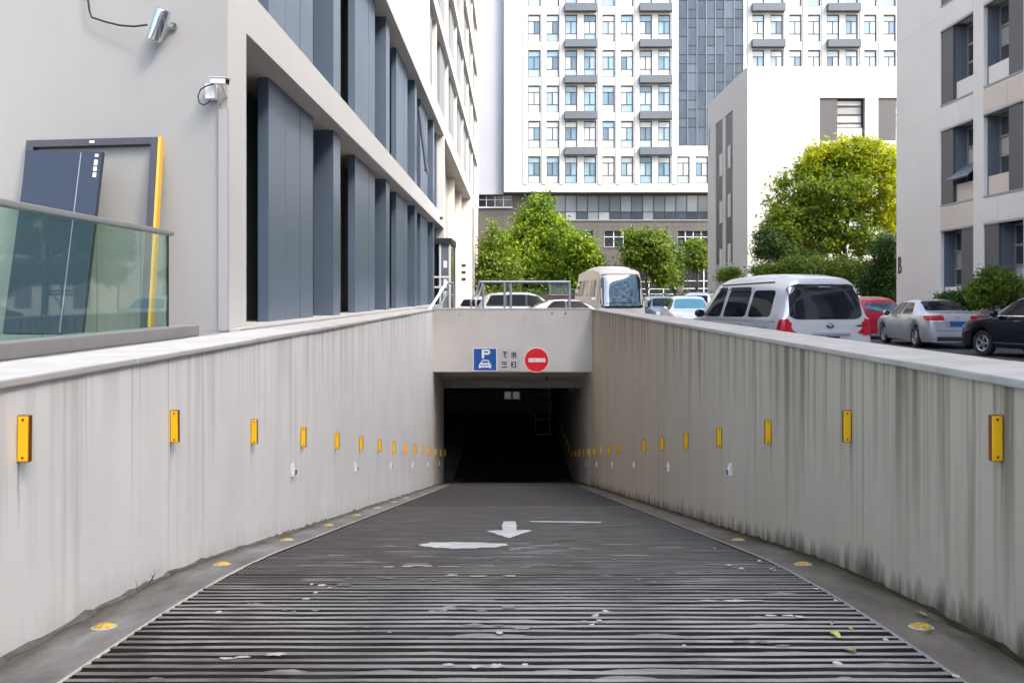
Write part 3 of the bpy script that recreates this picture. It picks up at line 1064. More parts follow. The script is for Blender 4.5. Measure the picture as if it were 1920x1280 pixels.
def text(ch, name, mat, parent, loc, size, ext=0.003, sx=1.0):
    cu = bpy.data.curves.new(name, 'FONT')
    cu.body = ch
    cu.size = size
    cu.extrude = ext
    cu.align_x = 'CENTER'
    cu.align_y = 'CENTER'
    cu.materials.append(mat)
    tmp = bpy.data.objects.new(name, cu)
    C.objects.link(tmp)
    me = bpy.data.meshes.new_from_object(tmp, depsgraph=bpy.context.evaluated_depsgraph_get())
    bpy.data.objects.remove(tmp)
    o = bpy.data.objects.new(name, me)
    C.objects.link(o)
    o.parent = parent
    o.location = Vector(loc) - wloc(parent)
    o.rotation_euler = (R(90), 0, 0)
    o.scale = (sx, 1, 1)
    return o


c = spt(909.5, 673.5)
t = thing('parking_sign', 'square blue parking sign with a white letter P and car', 'sign', (c.x, SY, c.z))
sbox('plate', 887, 932, 652, 695.5, SY - 0.012, SY + 0.015, M['sign_blue'], t, 0.006)
for (a, b, c_, d) in ((887, 932, 652, 653.4), (887, 932, 694.1, 695.5), (887, 888.4, 653.4, 694.1), (930.6, 932, 653.4, 694.1)):
    sbox('border', a, b, c_, d, SY - 0.016, SY - 0.0125, M['sign_white'], t)
pl = []
def letter_p(px0, px1, py0, py1):
    mb = MB()
    st = (px1 - px0) * 0.27
    def R_(a, b, c, d):
        q, w = spt(a, d), spt(b, c)
        mb.box(q.x, w.x, SY - 0.017, SY - 0.0125, q.z, w.z)
    R_(px0, px0 + st, py0, py1)
    # bowl
    cx, cy = px1 - (py1 - py0) * 0.29, py0 + (py1 - py0) * 0.29
    ro, ri = (py1 - py0) * 0.29, (py1 - py0) * 0.29 - st * 0.8
    R_(px0 + st, cx, cy - ro, cy - ri)
    R_(px0 + st, cx, cy + ri, cy + ro)
    n = 12
    for k in range(n):
        t0, t1 = -math.pi / 2 + math.pi * k / n, -math.pi / 2 + math.pi * (k + 1) / n
        pts = [spt(cx + rr * math.cos(tt), cy + rr * math.sin(tt), SY - 0.017) for rr, tt in ((ri, t0), (ro, t0), (ro, t1), (ri, t1))]
        mb.prism(pts, (0, 0.0045, 0))
    return mb
letter_p(903.5, 919.5, 655, 671.5).build('letter', M['sign_white'], t)
mb = MB()
car_out = [(898, 690), (898, 683.5), (900, 681), (903.5, 675.5), (906, 674.3), (914, 674.3), (916.5, 675.5), (919, 681), (921, 683.5), (921, 690), (918, 690), (918, 688.6), (901, 688.6), (901, 690)]
mb.prism([spt(x, y, SY - 0.017) for x, y in car_out], (0, 0.0045, 0))
mb.build('car_symbol', M['sign_white'], t)
mb = MB()
mb.prism([spt(x, y, SY - 0.019) for x, y in ((902.5, 680), (905, 676.3), (915, 676.3), (917, 680))], (0, 0.002, 0))
for x in (901, 903.8, 907, 910, 913, 916.4):
    a, b = spt(x, 685.6), spt(x + 1.9, 683.4 - rnd.random())
    mb.box(a.x, b.x, SY - 0.019, SY - 0.017, a.z, b.z)
mb.build('car_symbol_detail', M['sign_blue'], t)

c = spt(955.5, 673.5)
t = thing('instruction_sign', 'light grey notice board with four small dark pictograms', 'sign', (c.x, SY, c.z))
sbox('board', 935.5, 976, 653, 694.5, SY - 0.008, SY + 0.015, M['sign_grey'], t, 0.004)
def picto(name, rects):
    mb = MB()
    for (a, b, c_, d) in rects:
        q, w = spt(a, d), spt(b, c_)
        mb.box(q.x, w.x, SY - 0.012, SY - 0.0085, q.z, w.z)
    mb.build(name, M['sign_ink'], t)
picto('pictogram', [(943, 951, 659, 661.3), (944.5, 947.5, 662, 666), (948.3, 950.8, 662, 663.4), (945.5, 949.5, 667, 668.3), (944.5, 951, 669, 670.3)])
picto('pictogram', [(959, 960.6, 659.5, 671), (966, 968, 659.5, 671), (961.5, 965, 660.2, 668.5), (960.6, 966, 669.6, 670.8)])
picto('pictogram', [(940.5, 951, 678, 680), (941.5, 943, 680.6, 684), (944, 950, 681, 683), (945.5, 948, 684, 685.6), (940.5, 951.5, 687, 689)])
picto('pictogram', [(958.5, 960.6, 678, 689), (965.5, 967.6, 678, 689), (960.6, 965.5, 678, 679.6), (960.6, 965.5, 687.4, 689), (960.6, 962.3, 681, 685)])

c = spt(1006, 674.8)
t = thing('no_entry_sign', 'round red no entry sign with a white bar', 'sign', (c.x, SY, c.z))
RR = 22.2 * PORTAL / F
MB().lathe([(0, -0.010), (RR, -0.010), (RR, 0.015), (0, 0.015)], c, 'y', 48).build('disc', M['sign_red'], t)
MB().lathe([(RR, 0.015), (RR, -0.013), (RR * 1.055, -0.013), (RR * 1.055, 0.015)], c, 'y', 48).build('rim', M['sign_white'], t)
sbox('bar', 991, 1022.3, 671.2, 678.6, SY - 0.014, SY - 0.0105, M['sign_white'], t)
mb = MB()
for (a, b, c_, d) in ((993.5, 996, 673.4, 676.6), (998.3, 1001, 673.2, 676.8), (1002.2, 1004.8, 673.2, 676.8), (1007.6, 1008.4, 672.6, 677.4), (1010.4, 1011.3, 672.6, 677.4), (1013.6, 1014.4, 672.4, 677.4), (1014.4, 1016.4, 672.4, 673.2), (1017.6, 1018.4, 672.6, 677.6), (1018.4, 1020.8, 674.6, 675.4), (1018.4, 1020.8, 672.6, 673.3)):
    q, w = spt(a, d), spt(b, c_)
    mb.box(q.x, w.x, SY - 0.0165, SY - 0.0145, q.z, w.z)
mb.build('bar_lettering', M['sign_grey'], t)

# ------------------------------------------------------------------ building with blue cladding
BX = -3.60
D0, D1, D2 = 11.8, 49.0, 98.0
B1a, B1b = 5.10, 5.72          # first band
B2a, B2b = 10.0, 10.86         # second band
HT = 34.0
lb = thing('clad_building', 'white office building with dark blue metal cladding between white floor bands', 'building', (BX - 8, 50, 0))
# blank end wall, its corner strip and the wall above the second band
mb = MB()
mb.quad((-30, D0, 0), (BX - 0.002, D0, 0), (BX - 0.002, D0, HT), (-30, D0, HT))
mb.build('end_wall', M['end_wall'], lb)
mb = MB()
mb.box(BX - 1.0, BX, D0 + 0.003, 12.62, 1.12, B1a)
mb.build('corner_strip', M['white_render'], lb)
MB().box(BX - 1.0, BX, D0 + 0.003, D1, B1a + 0.001, B1b).build('floor_band', M['white_render'], lb)
mb = MB()
mb.box(BX - 1.0, BX, D0 + 0.003, 40.6, B2a, HT)
mb.build('upper_wall', M['white_render'], lb)
MB().box(BX - 1.0, BX, 40.605, D2, B2a, B2b).build('floor_band', M['white_render'], lb)
MB().box(BX - 1.1, BX + 0.15, D0 + 0.004, 50.0, 0.0, 1.135).build('plinth', M['coping'], lb)
# panel joints on the blank upper wall
mb = MB()
for y in (19.0, 26.2, 33.4):
    mb.box(BX, BX + 0.004, y, y + 0.012, B2a + 0.02, HT)
mb.build('joint', M['light_grey_panel'], lb)
# soffit linings under the bands
for (z, ya, yb, m_) in ((B1a, 12.63, D1 - 0.01, 'soffit'), (B2a, 12.63, 80.8, 'soffit')):
    MB().box(BX - 0.98, BX - 0.02, ya, yb, z - 0.012, z - 0.001).build('soffit', M[m_], lb)

pane_cache = {}
def clad_floor(z0, z1, dstart, dend, xg=-4.36):
    # dark ribbon of glazing behind, with its own frames
    s = 15.1
    wins = [(12.63, 15.1)]
    while s < dend:
        e = min(s + 3.4, dend)
        for k in range(3):
            ya, yb = s + k * 3.4 / 3 + 0.014, min(s + (k + 1) * 3.4 / 3 - 0.014, dend)
            if yb - ya > 0.15:
                MB().box(-4.12, -3.95 - 0.004 * (k % 2), ya, yb, z0, z1 - 0.02).build('cladding_panel', M['blue_metal'], lb)
        # dark backing seen through the joints
        MB().box(-4.13, -3.99, s + 0.02, e - 0.02, z0, z1 - 0.03).build('panel_backing', M['frame_dark'], lb)
        if s + 5.6 < dend:
            MB().box(-4.24, -3.82, s + 4.8, s + 5.6, z0, z1 - 0.013).build('pier', M['blue_metal_pier'], lb)
            wins.append((s + 3.4, s + 4.8))
            wins.append((s + 5.6, min(s + 8.3, dend)))
        s += 8.3
    for (a, b) in wins:
        if b - a < 0.5:
            continue
        fr = MB()
        fr.box(xg - 0.02, xg + 0.05, a, b, z0, z0 + 0.08)
        fr.box(xg - 0.02, xg + 0.05, a, b, z1 - 0.5, z1 - 0.02)
        H = z1 - z0
        for q in (0.20, 0.42, 0.74):
            fr.box(xg - 0.02, xg + 0.045, a, b, z0 + H * q, z0 + H * q + 0.06)
        n = max(1, round((b - a) / 1.2))
        for k in range(n + 1):
            y = a + (b - a) * k / n
            fr.box(xg - 0.015, xg + 0.048, y - 0.03, y + 0.03, z0 + 0.001, z1 - 0.021)
        w = fr.build('window', M['reveal_grey'], lb)
        MB().quad((xg, a, z0), (xg, b, z0), (xg, b, z1 - 0.02), (xg, a, z1 - 0.02)).build('pane', M['shop_glass'], w)
        if b > 16 and b < 22:
            pass


clad_floor(1.136, B1a, 12.62, D1 - 0.02)
clad_floor(B1b + 0.001, B2a, 12.62, D1 - 0.02)
# near window: pale inner frames seen in the first gap
mb = MB()
for (a, b, z0, z1) in ((13.2, 13.9, 2.75, 3.45), (13.25, 14.2, 1.18, 1.86)):
    for (p, q, r, s) in ((a, a + 0.05, z0, z1), (b - 0.05, b, z0, z1), (a, b, z1 - 0.05, z1)):
        mb.box(-4.33, -4.285, p, q, r, s)
mb.build('inner_frame', M['frame_grey'], lb)
# thin leaning rod in the second gap
MB().tube([(-4.2, 22.3, 1.14), (-4.22, 21.6, 3.9)], 0.03).build('rod', M['frame_grey'], lb)
# opened top-hung sash upstairs
ow = MB().box(-0.035, 0.035, 0, 1.3, -2.6, 0).build('open_sash', M['door_blue'], lb, local=True)
ow.location = Vector((-3.86, 38.0, 9.3)) - lb.location
ow.rotation_euler = (0, R(-7), 0)
MB().box(-0.05, 0.05, 0, 1.3, -2.68, -2.6).build('sash_rail', M['frame_dark'], ow, local=True)
# end strip of the near block
MB().box(BX - 1.0, BX, D1 + 0.005, D1 + 0.5, 1.12, B2a - 0.002).build('corner_strip', M['white_render'], lb)
# arcade beyond it: cream piers, back wall and return
MB().box(-5.3, -4.8, D1 + 0.5, 81, 0, B2a - 0.002).build('arcade_wall', M['cream'], lb)
for d in (57.4, 66.6, 75.8):
    MB().box(-4.78, -4.2, d, d + 0.8, 0, B2a - 0.014).build('arcade_pier', M['cream'], lb)
MB().box(-4.78, BX - 0.03, 80.8, D2, 0, B2a - 0.002).build('arcade_return', M['cream'], lb)
mb = MB()
for z in (2.9, 3.5, 4.1):
    mb.box(-4.5, -4.05, 80.76, 80.8, z, z + 0.22)
mb.build('wall_slot', M['frame_dark'], lb)
MB().box(BX - 0.029, BX + 0.02, 84.5, 86.0, 0.1, 9.6).build('door_strip', M['frame_dark'], lb)
# upper storeys of the far block
bands = [15.0, 19.6, 24.3, 29.0]
lo = B2b
for i, zb in enumerate(bands):
    MB().box(BX - 1.0, BX, 40.61, D2, zb, zb + 0.72).build('floor_band', M['white_render'], lb)
    MB().box(BX - 0.97, BX - 0.02, 40.62, D2 - 1.3, zb - 0.012, zb - 0.001).build('soffit', M['soffit'], lb)
    s = 41.2
    while s < 93:
        e = min(s + 3.6, 96)
        MB().box(-4.15, -3.86, s, e, lo + 0.001, zb - 0.013).build('facade_panel', M['light_grey_panel'], lb)
        MB().box(-4.22, -3.74, s + 4.5, s + 4.9, lo + 0.001, zb - 0.013).build('facade_pier', M['white_render'], lb)
        w = MB().box(-4.30, -4.25, s + 3.6, s + 8.3, lo + 0.001, zb - 0.013).build('window', M['frame_dark'], lb)
        MB().quad((-4.245, s + 3.65, lo + 0.05), (-4.245, s + 8.25, lo + 0.05), (-4.245, s + 8.25, zb - 0.06), (-4.245, s + 3.65, zb - 0.06)).build('pane', M['podium_glass'], w)
        s += 8.3
    lo = zb + 0.72
MB().box(BX - 1.0, BX + 0.06, D2 - 1.3, D2 + 0.02, B2b + 0.003, HT).build('corner_strip', M['white_render'], lb)
MB().box(-30, BX - 1.001, D0 + 0.01, D2, 0.01, HT).build('building_core', M['end_wall'], lb)
MB().box(BX + 0.001, BX + 0.14, 46.2, 46.42, 5.35, 5.47).build('facade_lamp', M['frame_dark'], lb)

# glazed entrance porch at the end of the blue cladding
t = thing('entrance_porch', 'small glazed porch with dark canopy at the end of the blue cladding', 'porch', (-3.4, 48, 0))
xa, xb, ya, yb = -3.84, -3.06, 46.2, 49.8
MB().rbox(xa - 0.05, xb + 0.05, ya - 0.1, yb + 0.1, 4.12, 4.42, 0.02).build('canopy', M['frame_dark'], t)
for (x, y, m_) in ((xb, ya, 'frame_white'), (xb, yb, 'frame_dark'), (xa + 0.3, ya, 'frame_white')):
    MB().box(x - 0.09, x, y, y + 0.12, 0, 4.12).build('post', M[m_], t)
MB().box(xb - 0.06, xb - 0.03, ya + 0.13, yb - 0.01, 0.1, 4.1).build('pane', M['podium_glass'], t)
MB().box(xa + 0.3, xb - 0.1, ya + 0.03, ya + 0.06, 0.1, 4.1).build('pane', M['podium_glass'], t)
for z in (1.95, 2.45):
    MB().box(xa - 0.3, xb - 0.1, ya - 0.012, ya + 0.025, z, z + 0.09).build('push_bar', M['frame_white'], t)
for (z0, z1) in ((2.95, 3.3), (2.15, 2.4), (1.55, 1.8)):
    MB().box(xa + 0.42, xa + 0.6, ya + 0.012, ya + 0.026, z0, z1).build('notice', M['sign_white'], t)

# ------------------------------------------------------------------ terrace in front of the end wall
ter = MB()
ter.box(-30, -3.46, -6, D0 - 0.01, 0.005, 1.10)
tag(ter.build('terrace', M['stone_grey']), kind='structure')
GX = -3.70
t = thing('glass_balustrade', 'green-tinted glass balustrade with a flat rail on a grey kerb', 'balustrade', (GX, 5, 1.1))
MB().rbox(GX - 0.14, GX + 0.16, -2, 10.55, 1.101, 1.225, 0.012).build('kerb', M['stone_grey'], t)
MB().rbox(GX - 0.05, GX + 0.05, -2, 10.08, 2.20, 2.25, 0.01).build('handrail', M['frame_grey'], t)
jy = [0.5, 1.5, 2.5, 3.45, 4.42, 5.4, 6.37, 7.34, 8.31, 9.28, 10.0]
for a, b in zip(jy[:-1], jy[1:]):
    MB().box(GX - 0.008, GX + 0.008, a + 0.006, b - 0.006, 1.226, 2.20).build('glass_pane', M['balustrade_glass'], t)
MB().box(GX - 0.012, GX + 0.012, 10.0, 10.02, 1.226, 2.2).build('end_trim', M['frame_dark'], t)

# double door frame and door leaf leaning on the end wall
def local_frame(name, label, cat, p0, roll, lean):
    o = thing(name, label, cat, p0)
    o.rotation_euler = (R(lean), R(roll), 0)
    return o
fr = local_frame('door_frame', 'dark empty door frame with a yellow side leaning on the grey wall', 'door frame', (-5.20, 11.27, 1.103), -1.5, -12.0)
w2, hh = 0.85, 2.47
MB().box(-w2, w2 - 0.04, -0.05, 0.05, hh - 0.09, hh).build('head', M['door_frame_dark'], fr, local=True)
MB().box(-w2, -w2 + 0.09, -0.05, 0.05, 0, hh - 0.09).build('jamb', M['door_frame_dark'], fr, local=True)
MB().box(w2 - 0.13, w2 - 0.045, -0.05, 0.05, 0, hh - 0.09).build('jamb', M['door_frame_dark'], fr, local=True)
MB().box(w2 - 0.039, w2 - 0.004, -0.055, 0.055, 0, hh).build('yellow_strip', M['strip_yellow'], fr, local=True)
MB().box(-0.05, 0.01, -0.056, -0.05, hh - 0.06, hh - 0.03).build('label_plate', M['sign_white'], fr, local=True)
lf = local_frame('door_leaf', 'dark blue door leaf leaning against the empty door frame', 'door', (-5.50, 10.93, 1.103), 1.0, -12.0)
MB().rbox(-0.46, 0.46, -0.025, 0.025, 0, 2.26, 0.004).build('leaf', M['door_blue'], lf, local=True)
MB().box(0.20, 0.212, -0.029, -0.0255, 0.02, 2.24).build('groove', M['frame_grey'], lf, local=True)
MB().box(0.462, 0.475, -0.02, 0.02, 0.01, 2.25).build('edge_strip', M['black_gloss'], lf, local=True)
for k, (z, h) in enumerate(((2.19, 0.035), (2.08, 0.07), (2.01, 0.05), (1.93, 0.06))):
    MB().box(0.38, 0.42, -0.03, -0.0255, z, z + h).build('sticker', M['sign_white'], lf, local=True)

# tilted chrome spotlight and its cable
p = at(291, 39, 11.45)
t = thing('spotlight', 'tilted chrome cylinder spotlight high on the grey end wall', 'light', (p.x, 11.79, p.z))
o = MB().lathe([(0, -0.2), (0.084, -0.2), (0.092, -0.19), (0.092, 0.19), (0.086, 0.2), (0, 0.2)], (0, 0, 0), 'z', 32).build('barrel', M['chrome'], t, smooth=True, local=True)
o.location = (-0.02, -0.16, 0.0)
o.rotation_euler = (R(14), R(23), 0)
MB().lathe([(0, -0.03), (0.05, -0.03), (0.05, 0), (0.0, 0)], (0.10, 0, 0.02), 'y', 20).build('wall_plate', M['chrome'], t, local=True)
MB().tube([(0.10, -0.02, 0.02), (0.05, -0.13, 0.0)], 0.02).build('arm', M['chrome'], t, local=True)
mb = MB()
pts = [at(165, -60, 11.72), at(165, 0, 11.72), at(168, 22, 11.72), at(172, 33, 11.72), at(200, 42, 11.7), at(225, 48, 11.68), at(252, 50, 11.66), at(276, 47, 11.6)]
mb.tube(pts, 0.0125)
mb.build('cable', M['black_rubber'], t)

# surveillance camera on its box with a loop of cable, and the trunking below
p = at(398, 172, 11.7)
t = thing('surveillance_camera', 'white surveillance camera on a junction box at the wall corner', 'camera', (p.x, 11.79, p.z))
a, b = at(386, 186, 11.7), at(404, 158, 11.7)
MB().rbox(a.x, b.x, 11.67, 11.79, a.z, b.z, 0.008).build('junction_box', M['white_plastic'], t)
cb = MB().rbox(-0.11, 0.11, -0.045, 0.045, -0.035, 0.035, 0.01).build('camera_body', M['white_plastic'], t, local=True)
cb.location = at(412, 153, 11.6) - t.location
cb.rotation_euler = (0, R(6), R(-18))
MB().box(0.1105, 0.118, -0.032, 0.032, -0.028, 0.024).build('lens', M['black_gloss'], cb, local=True)
MB().rbox(-0.13, 0.15, -0.055, 0.055, 0.038, 0.048, 0.004).build('sun_shield', M['white_plastic'], cb, local=True)
q = at(420, 178, 11.7)
MB().tube([q + Vector((0, 0.08, 0)), q + Vector((0, -0.06, 0.06)), at(414, 160, 11.6)], 0.022).build('bracket', M['white_plastic'], t)
pts = [at(403, 157, 11.62), at(388, 161, 11.6), at(376, 168, 11.6), at(371, 181, 11.6), at(374, 193, 11.61), at(381, 197, 11.63), at(389, 194, 11.66), at(394, 188, 11.7)]
MB().tube(pts, 0.009).build('cable_loop', M['black_rubber'], t)
a, b = at(409.5, 637, 11.75), at(427, 205, 11.75)
mb = MB()
mb.rbox(a.x, b.x, 11.75, 11.80, 1.11, b.z, 0.004)
mb.box(a.x - 0.012, a.x - 0.002, 11.77, 11.80, 1.11, b.z + 0.25)
tag(mb.build('cable_trunking', M['trunking']), 'white cable trunking running down the corner of the grey end wall', 'trunking')

# ------------------------------------------------------------------ tower and podium at the end of the car park
TD = 112.0
S = TD / F
def tx(px):
    return (px - 961) * S
def tz(py):
    return EYE - (py - 555) * S


tw = thing('office_tower', 'tall white office tower with rows of windows and a dark podium', 'building', (tx(1310), TD, 0))
cols = [990.2, 1024.8, 1059.4, 1094.8, 1129.6, 1164.2, 1199.4, 1234.2]
cols_r = [1409.8, 1444.8, 1479.8, 1515.0, 1550.6, 1585.4, 1620.4, 1656.4]
rows = [293.4 - 66.35 * k for k in range(6)]
WW, WH = 23.2, 50.4
ops = []
wins = []
for r, y in enumerate(rows):
    for x in cols + cols_r + [1690, 1725]:
        ops.append((tx(x), tx(x + WW), tz(y + WH), tz(y)))
        wins.append((x, y))
for x in (1270, 1304.5, 1339, 1374):
    ops.append((tx(x), tx(x + WW), tz(293.4 + WH), tz(293.4)))
    wins.append((x, 293.4))
CW = (tx(1272), tx(1394), tz(273.5), tz(-260))
ops.append(CW)
mb = MB()
wall_open(mb, [tx(945), tx(1800)], [tz(360), tz(-260)], ops, lambda u, z, w: Vector((u, TD + w, z)), 0.35)
mb.quad((tx(945), TD, tz(360)), (tx(945), TD, tz(-260)), (tx(945), TD + 20, tz(-260)), (tx(945), TD + 20, tz(360)))
mb.quad((tx(945), TD, tz(360)), (tx(1800), TD, tz(360)), (tx(1800), TD + 4, tz(360)), (tx(945), TD + 4, tz(360)))
mb.build('facade_wall', M['tower_white'], tw)
MB().box(tx(946), tx(1799), TD + 0.5, TD + 0.55, tz(359), tz(-259)).build('backing', M['frame_dark'], tw)
# pilasters a little proud between the window columns
for x in [981, 1015.5, 1049, 1120.5, 1155, 1189.5, 1260, 1402, 1470, 1505.3, 1541, 1611.5, 1646.6]:
    lowz = 345.5 if x < 1265 else 360
    MB().box(tx(x + 0.3), tx(x + 8.3), TD - 0.10, TD - 0.001, tz(lowz), tz(-259)).build('pilaster', M['tower_white'], tw)

# one window of each kind, then copies
ww, wh = WW * S, WH * S
fmb = MB()
b_ = 0.075
for (x0, x1, z0, z1) in ((0, b_, 0, wh), (ww - b_ * 1.4, ww, 0, wh), (b_, ww - b_ * 1.4, 0, b_), (b_, ww - b_ * 1.4, wh - b_ * 1.6, wh)):  # top and right bars widened: window shadow line put into the dark frame
    fmb.box(x0, x1, 0.10, 0.22, z0, z1)
zA, zB = wh * (1 - 35.2 / 50.4), wh * (1 - 12.0 / 50.4)
for z in (zA, zB):
    fmb.box(b_, ww - b_ * 1.4, 0.12, 0.21, z - 0.035, z + 0.035)
fmb.box(ww / 2 - 0.05, ww / 2 + 0.04, 0.12, 0.208, zA + 0.035, zB - 0.035)
o = fmb.build('window', M['frame_dark'], None, local=True)
frame_me = o.data
bpy.data.objects.remove(o)
def pane_me(x0, x1, z0, z1, mat):
    o = MB().quad((x0, 0.18, z0), (x1, 0.18, z0), (x1, 0.18, z1), (x0, 0.18, z1)).build('pane', mat, None, local=True)
    me = o.data
    bpy.data.objects.remove(o)
    return me
panes = [pane_me(b_, ww - b_, zB, wh - b_, M['tower_pane']), pane_me(b_, ww / 2, zA, zB, M['tower_pane']), pane_me(ww / 2, ww - b_, zA, zB, M['tower_pane']), pane_me(b_, ww - b_, b_, zA, M['tower_low_pane'])]
for (x, y) in wins:
    w = inst('window', frame_me, tw, Vector((tx(x), TD, tz(y + WH))) - tw.location)
    for pm in panes:
        inst('pane', pm, w, (0, 0, 0))
sp_me = MB().box(0, ww, -0.02, 0.0, 0.03, 16 * S - 0.03).build('spandrel', M['spandrel'], None, local=True)
spd = sp_me.data
bpy.data.objects.remove(sp_me)
for (x, y) in wins:
    if y < 290:
        inst('spandrel', spd, tw, Vector((tx(x), TD, tz(y + 66.35))) - tw.location)
# grey ledges for air conditioners
lm = None
for cset in ((1058.3, 1118.6), (1198.5, 1259), (1408.5, 1470), (1549.5, 1611)):
    for k in range(-1, 6):
        yy = 277.3 - 67.0 * k
        if cset[0] > 1300 and k < 3:
            continue
        if yy < -30 or yy > 300:
            continue
        MB().rbox(tx(cset[0]), tx(cset[1]), TD - 0.75, TD - 0.003, tz(yy + 14.3), tz(yy), 0.02).build('ledge', M['ledge_grey'], tw)
# glazed stair strip
xs = [1272 + 17.43 * k for k in range(8)]
cw = MB()
for x in xs:
    cw.box(tx(x) - 0.05, tx(x) + 0.05, TD + 0.02, TD + 0.2, tz(273), tz(-259))
cwf = cw.build('glazing_frame', M['reveal_grey'], tw)
for k in range(7):
    z = 273.0
    j = 0
    while z > -60:
        h = rnd.choice([17, 17, 34, 34])
        z1 = max(z - h, -60)
        o = MB().box(tx(xs[k]) + 0.055, tx(xs[k + 1]) - 0.055, TD + 0.11, TD + 0.14, tz(z) + 0.06, tz(z1) - 0.06).build('pane', M['curtain_glass'], cwf)
        z = z1
MB().box(tx(1272), tx(1394), TD + 0.16, TD + 0.2, tz(273), tz(-259)).build('glazing_backing', M['frame_dark'], tw)

# podium
PD = TD + 1.6
SP = PD / F
def qx(px):
    return (px - 961) * SP
def qz(py):
    return EYE - (py - 555) * SP
pops = [(qx(1040), qx(1330), qz(412), qz(366)), (qx(880), qx(960), qz(388), qz(366)),
        (qx(1040), qx(1113), qz(462), qz(433)), (qx(1133), qx(1187), qz(462), qz(433)), (qx(1200), qx(1253), qz(462), qz(433)), (qx(1271), qx(1330), qz(462), qz(433)),
        (qx(980), qx(1180), 0.05, qz(497)), (qx(1190), qx(1272), 0.05, qz(497)), (qx(1281), qx(1360), 0.05, qz(495))]
mb = MB()
wall_open(mb, [qx(700), qx(1900)], [0, qz(355)], pops, lambda u, z, w: Vector((u, PD + w, z)), 0.4)
mb.build('podium_wall', M['podium_stone'], tw)
MB().box(qx(700), qx(1900), PD + 0.7, PD + 0.75, 0, qz(356)).build('podium_backing', M['shop_glass'], tw)
# joints of the stone cladding
mb = MB()
for y in (418, 425, 470, 480, 489):
    mb.box(qx(1114), qx(1335), PD - 0.004, PD, qz(y), qz(y) + 0.02)
for x in (1120, 1195, 1262):
    mb.box(qx(x), qx(x) + 0.03, PD - 0.0045, PD, qz(496), qz(413))
for y in (394, 403, 414, 424):
    mb.box(qx(905), qx(1038), PD - 0.004, PD, qz(y), qz(y) + 0.02)
mb.build('cladding_joint', M['frame_dark'], tw)
MB().box(qx(895), qx(961), PD - 0.25, PD - 0.002, qz(390.5), qz(388)).build('sill', M['tower_white'], tw)
MB().box(qx(1036), qx(1330), PD - 0.15, PD - 0.002, qz(414), qz(412)).build('sill', M['light_grey_panel'], tw)
for o_ in pops:
    big = o_[1] - o_[0] > 14
    ground = o_[2] < 1
    w, h = o_[1] - o_[0], o_[3] - o_[2]
    fm = MB()
    step = 1.30 if (big and not ground) else (1.05 if not ground else 2.1)
    n = max(2, round(w / step))
    tk = 0.045
    for k in range(n + 1):
        x = o_[0] + w * k / n
        fm.box(x - tk, x + tk, PD + 0.2, PD + 0.32, o_[2], o_[3])
    hs = [0.33] if (big and not ground) else ([0.62] if not ground else [0.45, 0.62, 0.33])
    for q in hs:
        fm.box(o_[0], o_[1], PD + 0.21, PD + 0.31, o_[2] + h * q - 0.035, o_[2] + h * q + 0.035)
    f_ = fm.build('window', M['frame_dark'] if (big and not ground) else M['frame_white'], tw)
    levels = [0] + sorted(hs) + [1]
    for k in range(n):
        for a, b in zip(levels[:-1], levels[1:]):
            MB().box(o_[0] + w * k / n + tk, o_[0] + w * (k + 1) / n - tk, PD + 0.255, PD + 0.27, o_[2] + h * a + 0.04, o_[2] + h * b - 0.04).build('pane', M['shop_glass'] if (ground or h < 2.2) else (M['podium_pane_reflection'] if a > 0.1 else M['podium_pane']), f_)
    if not big and not ground:
        MB().box(o_[0] - 0.1, o_[1] + 0.1, PD - 0.12, PD - 0.002, o_[2] - 0.14, o_[2] - 0.01).build('sill', M['light_grey_panel'], tw)
MB().box(qx(700), qx(1900), TD + 14, TD + 20, 0, tz(-259)).build('tower_core', M['tower_white'], tw)

gw = MB()
gw.box(tx(780), tx(944.6), TD + 0.9, TD + 9, tz(363), tz(-260))
tag(gw.build('grey_wing', M['pale_blue_grey']), 'plain pale blue-grey building wing beside the white office tower', 'building')

# ------------------------------------------------------------------ white block in front of the tower
BD, BXL = 60.0, 15.1
K = BD / F
def bx_(px):
    return (px - 961) * K
def bz_(py):
    return EYE - (py - 555) * K
wb = thing('white_block', 'plain white low block with slit windows behind the yellow-green tree', 'building', (22, 66, 0))
HB = bz_(125)
mb = MB()
fops = []
for zt in (14.28, 10.68, 7.08, 3.48):
    for xa in (1537, 1647):
        fops.append((bx_(xa), bx_(xa + 85), zt - 2.75, zt))
wall_open(mb, [BXL, 40], [0, HB], fops, lambda u, z, w: Vector((u, BD + w, z)), 0.5)
sops = [(64.0, 66.2, 0.3, 14.3), (67.1, 69.4, 0.3, 14.3), (71.4, 71.75, 12.7, 14.3)]
wall_open(mb, [BD, 72.2], [0, HB], sops, lambda u, z, w: Vector((BXL + w, u, z)), 0.07)
mb.quad((BXL, BD, HB), (40, BD, HB), (40, 72.2, HB), (BXL, 72.2, HB))
mb.quad((BXL, 72.2, 0), (BXL, 72.2, HB), (40, 72.2, HB), (40, 72.2, 0))
mb.quad((40, BD, 0), (40, BD, HB), (40, 72.2, HB), (40, 72.2, 0))
mb.build('block_wall', M['tower_white'], wb)
